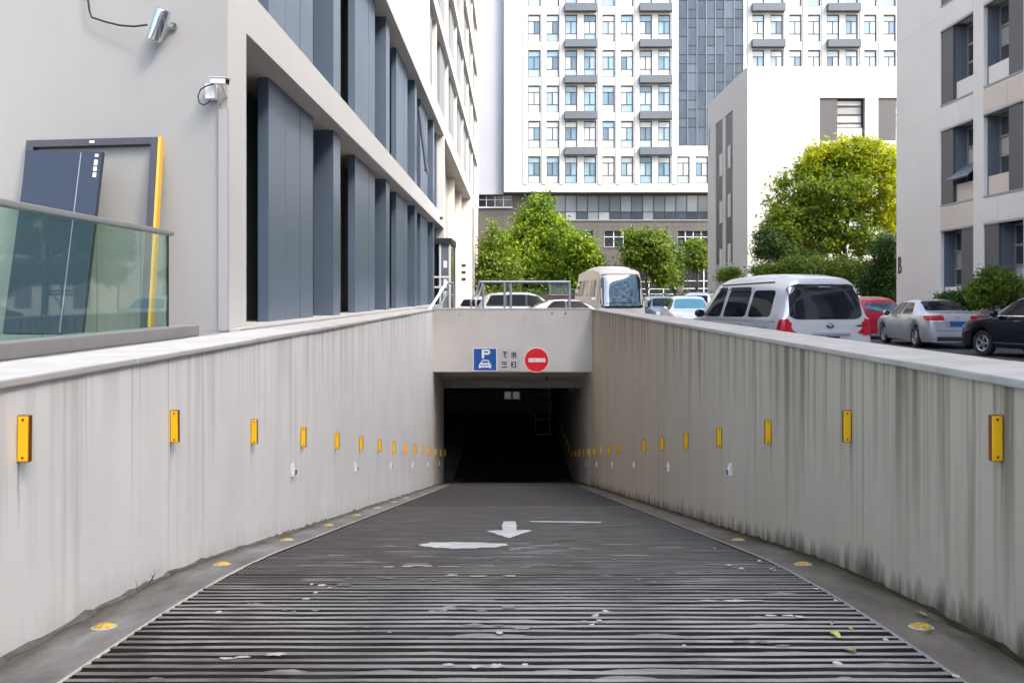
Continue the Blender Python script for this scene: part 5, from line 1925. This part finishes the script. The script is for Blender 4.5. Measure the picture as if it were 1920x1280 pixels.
# silver van parked beside the brownish wall
vx, vy, th = 4.94, 17.0, 12.0
ca, sa = math.cos(R(th)), math.sin(R(th))
W2 = 0.89
org = (vx + W2 * ca, vy + W2 * sa, 0)
van = Car('silver_van', 'silver van with black windows parked beside the brownish ramp wall', 'van', org, R(th), van_st(1.90, 1.985), (0.72, 3.55), 0.30, 0.22, M['car_silver_light'])
common(van, [[(.52, 1.16), (1.42, 1.14), (1.42, 1.66), (.60, 1.66)], [(1.55, 1.14), (2.55, 1.12), (2.52, 1.66), (1.55, 1.66)], [(2.68, 1.12), (3.55, 1.12), (3.10, 1.66), (2.68, 1.66)]], None,
       [[(1.48, .4), (1.48, 1.74)], [(2.62, .4), (2.62, 1.74)], [(.55, .95), (1.48, .95)]])
van.patch('rear_window', 'back', [(-.745, 1.12), (.745, 1.12), (.69, 1.77), (-.69, 1.77)], M['car_glass_rear'], 0.007, 0.30, n=20)
van.patch('windscreen', 'front', [(-.66, 1.24), (.66, 1.24), (.58, 1.76), (-.58, 1.76)], M['car_glass'], 0.006, 0.2)
for s in (-1, 1):
    van.patch('tail_light', 'back', [(s * .78 - .055, .82), (s * .78 + .045, .82), (s * .79 + .04, 1.13), (s * .80 - .03, 1.13)], M['lamp_red'], 0.022, 0.6)
    van.patch('tail_light_side', 'l' if s < 0 else 'r', [(.02, .80), (.20, .80), (.15, 1.12), (.06, 1.12)], M['lamp_red'], 0.012, 0.5)
    van.patch('headlight', 'front', [(s * .64 - .12, .72), (s * .64 + .12, .72), (s * .64 + .10, .92), (s * .64 - .10, .92)], M['lamp_clear'], 0.01, 0.4)
    # roof gutter and window visors
    van.patch('roof_gutter', 'l' if s < 0 else 'r', [(.75, 1.805), (3.05, 1.765), (3.05, 1.785), (.75, 1.825)], M['black_gloss'], 0.008, 0.0)
    van.patch('window_visor', 'l' if s < 0 else 'r', [(1.57, 1.655), (2.52, 1.655), (2.48, 1.72), (1.60, 1.72)], M['black_gloss'], 0.03, 0.3)
    van.patch('window_visor', 'l' if s < 0 else 'r', [(2.68, 1.655), (3.12, 1.655), (2.98, 1.72), (2.70, 1.72)], M['black_gloss'], 0.03, 0.3)
    van.patch('fuel_line', 'l' if s < 0 else 'r', [(.25, 1.07), (3.6, 1.06), (3.6, 1.072), (.25, 1.082)], M['steel'], 0.004, 0.0)
yb = van.back_y(0, .95) 
mb = MB()
n = 16
for k in range(n):
    a0, a1 = math.pi * (1.02 + 0.96 * k / n), math.pi * (1.02 + 0.96 * (k + 1) / n)
    mb.prism([(rr * math.cos(t_), 0, rr * 0.75 * math.sin(t_)) for rr, t_ in ((.048, a0), (.075, a0), (.075, a1), (.048, a1))], (0, 0.02, 0))
e = mb.build('emblem', M['frame_dark'], van.t, local=True)
e.location = (.06, yb - .022, 1.02)
MB().lathe([(0, 0), (.045, 0), (.048, 0.01)], (0, 0.004, 0.0), 'y', 18).build('emblem_disc', M['chrome'], e, local=True)
van.bar('tailgate_handle', (.06, van.back_y(0, .86) - 0.015, .86), (.80, .05, .07), M['car_silver'], 0.02)
van.bar('handle_recess', (.10, van.back_y(0, .79) - 0.002, .79), (.30, .03, .035), M['frame_dark'], 0.01)
mb = MB()
for k, (w_, h_) in enumerate(((.035, .008), (.012, .034), (.032, .034), (.01, .034), (.03, .034), (.008, .034))):
    x = .60 + .034 * k
    mb.box(x - w_ / 2, x + w_ / 2, van.back_y(.6, 1.0) - .012, van.back_y(.6, 1.0) + .01, 1.0 - h_ / 2, 1.0 + h_ / 2)
mb.build('badge_lettering', M['frame_dark'], van.t, local=True)
van.bar('rear_bumper', (0, .03, .50), (1.50, .16, .20), M['car_silver'], 0.05)
van.bar('number_plate', (0, van.back_y(0, .68) - 0.01, .68), (.44, .02, .14), M['plate_blue'], 0.004)
van.bar('high_brake_light', (.02, van.back_y(0, 1.72) - .016, 1.72), (.24, .02, .028), M['steel'], 0.006)
for s in (-1, 1):
    for y in (1.62, 2.72):
        van.bar('door_handle', (van.side_x(y, .99, s) + s * .012, y, .99), (.03, .17, .03), M['car_silver'], 0.008)
van.mirror(3.42, 1.14, M['black_gloss'])
van.bar('wiper', (.1, van.back_y(0, 1.16) - .02, 1.165), (.5, .015, .02), M['black_gloss'], 0.004, rot=(0, R(-3), 0))

# silver sedan
def finish_sedan(cv, paint, plate=True, detail=True):
    common(cv, [[(1.28, 1.00), (2.10, .99), (2.10, 1.36), (1.66, 1.345)], [(2.17, .985), (3.20, .975), (2.74, 1.335), (2.17, 1.365)]], None,
           [[(2.135, .32), (2.135, .97)], [(1.18, .50), (1.12, .98)], [(3.30, .42), (3.28, .95)]] if detail else ())
    cv.patch('rear_window', 'top', [(-.62, .80), (.62, .80), (.53, 1.46), (-.53, 1.46)], M['car_glass'], 0.006, 0.2)
    cv.patch('windscreen', 'top', [(-.55, 2.72), (.55, 2.72), (.65, 3.42), (-.65, 3.42)], M['car_glass'], 0.006, 0.2)
    for s in (-1, 1):
        cv.patch('tail_light', 'back', [(s * .58 - .20, .82), (s * .58 + .20, .82), (s * .58 + .17, .985), (s * .58 - .22 * (1 if s > 0 else .7), .965)], M['lamp_red'], 0.014, 0.45)
        cv.patch('tail_light_side', 'l' if s < 0 else 'r', [(.07, .83), (.36, .87), (.42, .965), (.10, .98)], M['lamp_red'], 0.010, 0.4)
        cv.patch('lamp_strip', 'back', [(s * .58 - .18, .80), (s * .58 + .16, .80), (s * .58 + .16, .828), (s * .58 - .18, .828)], M['lamp_clear'], 0.016, 0.3)
        cv.patch('headlight', 'front', [(s * .60 - .17, .58), (s * .60 + .15, .58), (s * .60 + .13, .74), (s * .60 - .13, .70)], M['lamp_clear'], 0.01, 0.4)
        for y in (1.38, 2.35):
            x = cv.side_x(y, .88, s)
            cv.bar('door_handle', (x + s * .012, y, .885), (.03, .16, .022), paint, 0.006)
    if plate:
        cv.patch('plate_recess', 'back', [(-.36, .64), (.36, .64), (.34, .82), (-.34, .82)], M['steel'], 0.006, 0.2)
        cv.bar('number_plate', (0, cv.back_y(0, .73) - .018, .74), (.46, .02, .145), M['plate_blue'], 0.004)
    cv.patch('bumper_line', 'back', [(-.62, .535), (.62, .535), (.62, .55), (-.62, .55)], M['frame_dark'], 0.004, 0.0)
    cv.bar('bumper_skirt', (0, .06, .30), (1.25, .14, .14), M['frame_dark'], 0.04)
    cv.mirror(3.02, .97, paint)


p = at(1741, 650, 27.2)
thS = -2.0
sed = Car('silver_sedan', 'silver sedan with red tail lights and a blue number plate', 'car', (p.x + 0.86 * math.cos(R(thS)), 27.2 + 0.86 * math.sin(R(thS)), 0), R(thS), sedan_st(4.62, 1.78, 1.46), (1.02, 3.72), 0.315, 0.20, M['car_silver'])
finish_sedan(sed, M['car_silver'])
sed.bar('rear_emblem', (0, sed.back_y(0, .95) - .008, .93), (.10, .02, .05), M['chrome'], 0.008)

# black car
thB = 15.0
p = at(1806, 640, 25.0)
fl = Vector((p.x, 25.0))
W2 = 0.90
L_c = 4.6
dirf = Vector((-math.sin(R(thB)), math.cos(R(thB))))
rt = Vector((math.cos(R(thB)), math.sin(R(thB))))
o2 = fl - dirf * (L_c - 0.2) + rt * (W2 - 0.12)
blk = Car('black_car', 'glossy black car parked beside the silver sedan', 'car', (o2.x, o2.y, 0), R(thB), suv_st(L_c, 1.82, 1.62), (0.92, 3.66), 0.335, 0.24, M['car_black'])
k_ = 1.62 / 1.70
common(blk, [[(.62, 1.15 * k_), (1.35, 1.14 * k_), (1.35, 1.56 * k_), (.78, 1.54 * k_)], [(1.42, 1.13 * k_), (2.18, 1.12 * k_), (2.18, 1.58 * k_), (1.42, 1.57 * k_)], [(2.25, 1.115 * k_), (3.18, 1.10 * k_), (2.74, 1.50 * k_), (2.25, 1.57 * k_)]], None,
       [[(2.21, .36), (2.21, 1.05)], [(3.28, .45), (3.28, 1.02)], [(1.38, .6), (1.38, 1.05)]])
blk.patch('windscreen', 'top', [(-.56, 2.72), (.56, 2.72), (.68, 3.36), (-.68, 3.36)], M['car_glass'], 0.006, 0.2)
blk.patch('rear_window', 'back', [(-.6, 1.12), (.6, 1.12), (.54, 1.46), (-.54, 1.46)], M['car_glass'], 0.006, 0.2)
for s in (-1, 1):
    ax = 'l' if s < 0 else 'r'
    blk.patch('window_trim', ax, [(.60, 1.055), (3.26, 1.035), (3.26, 1.055), (.60, 1.078)], M['chrome'], 0.010, 0.0)
    blk.patch('roof_trim', ax, [(.95, 1.565), (2.3, 1.575), (2.3, 1.587), (.95, 1.578)], M['chrome'], 0.008, 0.0)
    blk.patch('sill_trim', ax, [(1.35, .36), (3.2, .36), (3.2, .385), (1.35, .385)], M['chrome'], 0.012, 0.0)
    blk.patch('headlight', 'front', [(s * .62 - .15, .70), (s * .62 + .14, .70), (s * .62 + .12, .86), (s * .62 - .12, .84)], M['lamp_clear'], 0.01, 0.4)
    blk.patch('tail_light', 'back', [(s * .66 - .12, .78), (s * .66 + .12, .78), (s * .66 + .10, 1.0), (s * .66 - .10, 1.0)], M['lamp_red'], 0.012, 0.4)
    for y in (1.55, 2.42):
        blk.bar('door_handle', (blk.side_x(y, .93, s) + s * .014, y, .93), (.03, .18, .026), M['chrome'], 0.007)
    r0 = [(blk.side_x(yy, 1.56, s) * 0.97, yy, 1.60) for yy in (.7, 1.2, 1.8, 2.4)]
    MB().tube([Vector(q) + Vector((0, 0, -0.02 if i in (0, 3) else 0.03)) for i, q in enumerate(r0)], 0.016).build('roof_rail', M['steel'], blk.t, smooth='all', local=True)
blk.mirror(3.10, 1.06, M['car_black'])

# red car mostly hidden behind the van
p = at(1633, 600, 33.5)
redc = Car('red_car', 'red car with a pink-white roof squeezed between the silver van and the sedan', 'car', (p.x + 0.45, 33.5, 0), R(2), suv_st(4.3, 1.76, 1.52), (0.85, 3.5), 0.31, 0.2, M['car_red'])
common(redc, [[(.60, 1.04), (1.35, 1.03), (1.35, 1.38), (.78, 1.37)], [(1.42, 1.02), (3.0, 1.0), (2.7, 1.36), (1.42, 1.39)]], None)
redc.patch('rear_window', 'back', [(-.6, 1.0), (.6, 1.0), (.54, 1.30), (-.54, 1.30)], M['bus_glass'], 0.006, 0.2)
redc.patch('roof_panel', 'top', [(-.5, .8), (.5, .8), (.52, 2.3), (-.52, 2.3)], plain('roof_pink', (0.70, 0.50, 0.42), 0.3, var=0.04), 0.008, 0.2)
for s in (-1, 1):
    redc.patch('tail_light', 'back', [(s * .66 - .14, .62), (s * .66 + .14, .62), (s * .66 + .13, .96), (s * .66 - .10, .94)], M['lamp_red'], 0.014, 0.4)
    redc.patch('lamp_strip', 'back', [(s * .66 - .12, .72), (s * .66 + .13, .72), (s * .66 + .13, .77), (s * .66 - .12, .77)], M['lamp_clear'], 0.018, 0.3)
redc.bar('number_plate', (0, redc.back_y(0, .7) - .012, .7), (.44, .02, .14), M['plate_blue'], 0.004)

# cream minibus facing the ramp
def bus_st(L=7.0, W=2.25, H=2.80):
    w = W / 2
    return [(0.0, .7, .5, w - .25, .8), (.02, 1.5, 1.2, w - .12, .86), (.08, 2.3, 1.45, w - .05, .88), (.2, 2.62, 1.5, w, .90), (.5, 2.74, 1.5, w, .92), (2, H, 1.5, w, .93), (5.2, H, 1.48, w, .93), (6.0, 2.76, 1.45, w, .93), (6.42, 2.60, 1.35, w, .92),
            (6.66, 2.05, 1.25, w - .02, .92), (6.80, 1.50, 1.15, w - .05, .90), (6.92, 1.10, 1.0, w - .12, .86), (6.98, .7, .6, w - .22, .8), (7.0, .5, .42, w - .3, .7)]


bd = 42.0
p = at(1167, 555, bd)
thU = 180.0 + 5.0
ry = R(thU)
fwd = Vector((-math.sin(ry), math.cos(ry)))
bo = Vector((p.x, bd)) - fwd * 7.0
bus = Car('minibus', 'cream minibus with a large blue reflecting windscreen facing the ramp', 'bus', (bo.x, bo.y, 0), ry, bus_st(), (1.5, 5.7), 0.38, 0.3, M['bus_cream'])
bus.patch('windscreen', 'front', [(-1.02, 1.10), (1.02, 1.10), (.93, 2.50), (-.93, 2.50)], M['bus_glass'], 0.014, 0.28, n=9)
bus.patch('windscreen_seal', 'front', [(-1.07, 1.0), (1.07, 1.0), (.98, 2.56), (-.98, 2.56)], M['black_gloss'], 0.005, 0.28, n=22)
for y in (.5, 1.6, 2.7, 3.8, 4.9):
    bus.side('side_window', [(y, 1.55), (y + 1.0, 1.55), (y + 1.0, 2.3), (y, 2.3)], M['car_glass'], 0.018, 0.12)
for s in (-1, 1):
    bus.patch('headlight', 'front', [(s * .80 - .18, .78), (s * .80 + .16, .78), (s * .80 + .14, 1.0), (s * .80 - .14, .98)], M['lamp_clear'], 0.012, 0.4)
bus.mirror(6.62, 1.35, M['lamp_clear'], 0.14)
bm = bmesh.new()
bmesh.ops.create_uvsphere(bm, u_segments=28, v_segments=16, radius=1)
for v in bm.verts:
    q = v.co
    v.co = Vector((0.92 * math.copysign(abs(q.x) ** 0.55, q.x), 3.6 + 2.4 * math.copysign(abs(q.y) ** 0.7, q.y), 2.72 + 0.26 * q.z))
MB().add_bm(bm).build('roof_unit', M['bus_cream'], bus.t, smooth='all', local=True)
for s in (-1, 1):
    w_ = bus.bar('wiper', (s * .35, bus.front_y(s * .35, 1.24) + .02, 1.25), (.75, .02, .025), M['black_gloss'], 0.006, rot=(0, R(5 * s), 0))
bus.bar('number_plate', (0, bus.front_y(0, .62) + .012, .62), (.44, .02, .14), M['plate_blue'], 0.004)

# cars standing behind the portal
def small(name, label, cat, loc, rotz, st, wheels, wr, paint, kind):
    cv = Car(name, label, cat, loc, rotz, st, wheels, wr, 0.2, paint)
    H = max(s[1] for s in st)
    if kind == 'sedan':
        finish_sedan(cv, paint, True, False)
    else:
        k = H / 1.70
        common(cv, [[(.50, 1.15 * k), (1.30, 1.14 * k), (1.30, 1.58 * k), (.70, 1.55 * k)], [(1.38, 1.13 * k), (2.18, 1.12 * k), (2.18, 1.60 * k), (1.38, 1.60 * k)], [(2.26, 1.115 * k), (3.20, 1.10 * k), (2.74, 1.52 * k), (2.26, 1.59 * k)]], None)
        cv.patch('windscreen', 'top', [(-.56, 2.72), (.56, 2.72), (.68, 3.36), (-.68, 3.36)], M['car_glass'], 0.006, 0.2)
        cv.patch('rear_window', 'back', [(-.6, 1.16 * k), (.6, 1.16 * k), (.55, 1.54 * k), (-.55, 1.54 * k)], M['car_glass'], 0.006, 0.2)
        for s in (-1, 1):
            cv.patch('tail_light', 'back', [(s * .66 - .12, .82 * k), (s * .66 + .12, .82 * k), (s * .66 + .10, 1.08 * k), (s * .66 - .10, 1.08 * k)], M['lamp_red'], 0.012, 0.4)
            cv.patch('headlight', 'front', [(s * .62 - .15, .72 * k), (s * .62 + .14, .72 * k), (s * .62 + .12, .90 * k), (s * .62 - .12, .88 * k)], M['lamp_clear'], 0.01, 0.4)
        cv.mirror(3.10, 1.10 * k, paint)
    return cv


# silver estate seen side-on behind the railing, a white sedan closer in front of it
c1 = small('silver_estate', 'silver estate car with dark side windows behind the steel railing', 'car', (at(893, 555, 41.5).x, 41.5, 0), R(-90), suv_st(4.6, 1.82, 1.72), (0.92, 3.66), 0.33, M['car_silver_light'], 'suv')
c2 = small('white_sedan', 'low white sedan closest behind the portal beam', 'car', (at(958, 555, 37.6).x, 37.6, 0), R(-83), sedan_st(4.6, 1.78, 1.42), (1.02, 3.7), 0.31, M['car_white'], 'sedan')
for cv_, q_ in ((c1, [(.42, 1.10), (3.30, 1.09), (2.80, 1.615), (.66, 1.60)]), (c2, [(1.18, .955), (3.30, .94), (2.76, 1.335), (1.60, 1.33)])):
    cv_.side('window_surround', q_, M['black_gloss'], 0.0035, 0.15)
c3 = small('white_hatchback', 'white hatchback showing a red tail light beside the cream arcade wall', 'car', (at(887, 555, 46.5).x - 0.15, 46.2, 0), R(-24), suv_st(4.0, 1.70, 1.52), (0.8, 3.2), 0.30, M['car_white'], 'suv')
c4 = small('white_car', 'white car with a teal-tinted windscreen next to the minibus', 'car', (at(1292, 555, 38).x, 40.0, 0), R(180 - 3), suv_st(4.4, 1.80, 1.56), (0.92, 3.5), 0.32, M['car_white'], 'suv')
for ch in list(c4.t.children):
    if ch.name.startswith('windscreen'):
        ch.data.materials[0] = M['car_glass_teal']
c5 = small('silver_estate', 'silver estate with roof rails beyond the white car', 'car', (at(1300, 555, 47).x, 46.5, 0), R(-20), suv_st(4.6, 1.84, 1.74), (0.92, 3.66), 0.33, M['car_silver_light'], 'suv')
for s in (-1, 1):
    MB().tube([(s * .60, .7, 1.70), (s * .60, .85, 1.80), (s * .60, 2.3, 1.80), (s * .60, 2.5, 1.70)], 0.022).build('roof_rail', M['frame_dark'], c5.t, local=True)
    MB().tube([(s * .60, 1.55, 1.70), (s * .60, 1.55, 1.80)], 0.03).build('rail_foot', M['frame_dark'], c5.t, local=True)
c6 = small('blue_car', 'blue-grey car in the gap between the minibus and the white car', 'car', (at(1230, 555, 46).x, 47.5, 0), R(180 + 4), suv_st(4.2, 1.76, 1.56), (0.85, 3.4), 0.31, M['car_bluegrey'], 'suv')

# ------------------------------------------------------------------ steel railings
d = 34.0
t = thing('steel_railing', 'galvanised railing on the deck behind the portal beam', 'railing', (at(985, 555, d).x, d, 0))
def rp(x, y, dd=d):
    return at(x, y, dd)
def flat_bar(name, a, b, w, parent, mat='steel'):
    MB().tube([a, b], w, 4).build(name, M[mat], parent)
flat_bar('top_rail', rp(899, 529), rp(1070, 529), 0.055, t)
z0 = 0.0
for x in (906, 946, 957.5, 1068):
    q = rp(x, 529)
    MB().tube([q, Vector((q.x, q.y, 0))], 0.045, 6).build('post', M['steel'], t)
q = rp(1031, 553.5); w_ = rp(1068, 553.5)
flat_bar('lower_rail', q, w_, 0.03, t)
mesh = MB()
for k in range(1, 14):
    x = 1031 + 37 * k / 14
    mesh.tube([rp(x, 531, d + 0.01), rp(x, 553, d + 0.01)], 0.008, 4)
for k in range(1, 9):
    y = 531 + 22 * k / 9
    mesh.tube([rp(1031, y, d + 0.01), rp(1068, y, d + 0.01)], 0.006, 4)
mesh.build('mesh_infill', M['steel'], t)
MB().tube([rp(1031, 531), rp(1031, 553)], 0.03, 6).build('post', M['steel'], t)
for (x0, x1) in ((899, 884), (905, 893)):
    MB().tube([rp(x0, 527 if x0 < 900 else 531), rp(x0 - 4, 545, d - 0.1), rp(x1 - 1, 566, d - 0.4), rp(x1, 580, d - 0.5)], 0.04, 6).build('curved_rail', M['steel'], t)

d = 35.0
t = thing('stair_railing', 'sloping steel stair railing beside the glazed porch', 'railing', (at(825, 555, d).x, d, 0))
flat_bar('sloping_rail', rp(838, 529, d), rp(805, 581, d - 0.6), 0.06, t)
flat_bar('sloping_rail', rp(838, 549, d), rp(822, 581, d - 0.6), 0.045, t)
flat_bar('top_rail', rp(838, 530, d), rp(850, 531, d + 0.6), 0.045, t)
for (x, y) in ((840, 530), (850, 532)):
    q = rp(x, y, d)
    MB().tube([q, Vector((q.x + 0.04, q.y, 0.0))], 0.035, 6).build('post', M['steel'], t)
flat_bar('cross_rail', rp(840, 553, d), rp(850, 553, d + 0.3), 0.025, t)
mb = MB()
for k in range(7):
    a = rp(834 - 4.6 * k, 537 + 7.2 * k, d - 0.08 * k)
    mb.tube([a, Vector((a.x, a.y, 0.2))], 0.012, 4)
mb.build('baluster', M['steel'], t)

# ------------------------------------------------------------------ litter on the ramp
def leaf_mesh(seed):
    r = random.Random(seed)
    mb = MB()
    n = 7
    up, lo = [], []
    for k in range(n + 1):
        u = k / n
        w = math.sin(math.pi * u) ** 0.8 * r.uniform(0.26, 0.34)
        z = 0.12 * math.sin(u * 3 + r.random()) + 0.10
        up.append((u - .5, w, z + 0.10))
        lo.append((u - .5, -w, z + 0.12 * r.random()))
    for k in range(n):
        mid0, mid1 = ((up[k][0]), 0, 0.06), ((up[k + 1][0]), 0, 0.06)
        mb.quad(lo[k], lo[k + 1], mid1, mid0)
        mb.quad(mid0, mid1, up[k + 1], up[k])
    return mb
def scrap_mesh(seed):
    r = random.Random(seed)
    bm = bmesh.new()
    bmesh.ops.create_icosphere(bm, subdivisions=1, radius=0.5)
    for v in bm.verts:
        v.co *= r.uniform(0.6, 1.2)
        v.co.z *= 0.5
    return MB().add_bm(bm)
spots_leaf = [(1566, 1193, .085, 'litter_leaf', 'yellow-green fallen leaf lying on the ribs near the brownish wall'), (1560, 1170, .06, 'litter_brown', 'curled brown leaf just up the ramp from the yellow-green leaf'), (1594, 1222, .08, 'litter_brown', 'pale brown leaf below the yellow-green leaf'),
              (1448, 1068, .07, 'litter_brown', 'small dry leaf at the edge of the ribs beside the brownish gutter'), (1728, 1154, .07, 'litter_brown', 'dry leaf in the gutter strip under the brownish wall'), (1365, 1062, .06, 'litter_pale', 'pale sliver of leaf on the middle ribs'), (1390, 1068, .055, 'litter_pale', 'pale scrap of leaf next to the pale sliver'), (1595, 1180, .045, 'litter_leaf', 'tiny olive leaf beside the curled brown leaf'), (1742, 1184, .06, 'litter_brown', 'dark brown leaf touching the yellow gutter stud')]
for i, (x, y, s, m_, lab) in enumerate(spots_leaf):
    o = leaf_mesh(i).build('fallen_leaf', M[m_], None, local=True)
    lift = 0.03
    o.location = on_ramp(x, y, lift)
    o.scale = (s, s, s)
    o.rotation_euler = (-R(5), 0, rnd.uniform(0, 6))
    tag(o, lab, 'leaf', 'fallen leaves on the ramp')
spots_scrap = [(410, 1147, .045), (1115, 1153, .05), (1135, 1145, .05), (1110, 1170, .03), (584, 1095, .035), (604, 1096, .04), (618, 1101, .035), (592, 1110, .04), (574, 1122, .04), (1424, 1051, .05), (1453, 1068, .035), (1570, 1242, .05), (1792, 1266, .04), (1530, 1103, .035), (1660, 1198, .035), (936, 1186, .045), (1567, 1124, .035), (1283, 1210, .03), (985, 1245, .03), (1340, 1027, .03)]
SCRAP_LABELS = ['pale scrap by the ribs\' edge, nearest the pale wall', 'pale scrap in the middle of the chain on the centre ribs', 'pale scrap at the top of the chain on the centre ribs', 'tiniest pale scrap at the bottom of the chain on the centre ribs', 'pale scrap at the upper edge of the loose cluster toward the pale wall', 'pale scrap beside the uppermost one in the loose cluster', 'pale scrap at the far side of the loose cluster, toward the centre', 'pale scrap in the middle of the loose cluster', 'pale scrap lowest in the loose cluster toward the pale wall', 'pale scrap farthest up the ribs beside the brownish gutter',
                'small pale scrap next to the dry leaf at the brownish gutter', 'largest pale scrap on the ribs below the pale brown leaf', 'pale scrap at the very bottom corner of the ribs by the brownish gutter', 'pale scrap at the ribs\' end halfway down the brownish gutter', 'pale scrap between the yellow-green leaf and the brownish gutter', 'pale scrap alone on the centre ribs below the chain', 'pale scrap straight up the ramp from the curled brown leaf', 'tiny pale speck alone between the chain and the yellow-green leaf', 'tiny pale speck alone at the bottom of the centre ribs', 'tiny pale speck far up the ramp on the darker ribs']
for i, (x, y, s) in enumerate(spots_scrap):
    o = scrap_mesh(i).build('litter_scrap', M['litter_pale'], None, local=True)
    o.location = on_ramp(x, y, 0.032)
    o.scale = (s * rnd.uniform(.8, 1.6), s, s * .7)
    o.rotation_euler = (-R(5), 0, rnd.uniform(0, 6))
    tag(o, SCRAP_LABELS[i], 'litter', 'pale litter scraps on the ramp')
# dry weed in the gutter under the pale wall
w0 = on_ramp(266, 1108, 0.0)
mb = MB()
for k in range(9):
    a = Vector((-A_ + 0.03, w0.y + rnd.uniform(-.2, .2), ramp_z(w0.y) + 0.02))
    e = a + Vector((rnd.uniform(0, .08), rnd.uniform(-.06, .06), rnd.uniform(.05, .14)))
    mb.tube([a, a.lerp(e, .5) + Vector((.01, 0, .01)), e], 0.003, 4, True, 0.001)
mb.v.append(tuple(Vector((-A_ + 0.02, w0.y, ramp_z(w0.y) + 0.02))))
wt = thing('dry_weed', 'wisp of dry weed in the gutter under the pale wall', 'weed', (-A_ + 0.03, w0.y, ramp_z(w0.y)))
tag(mb.build('stalks', M['grime'], wt), kind='stuff')
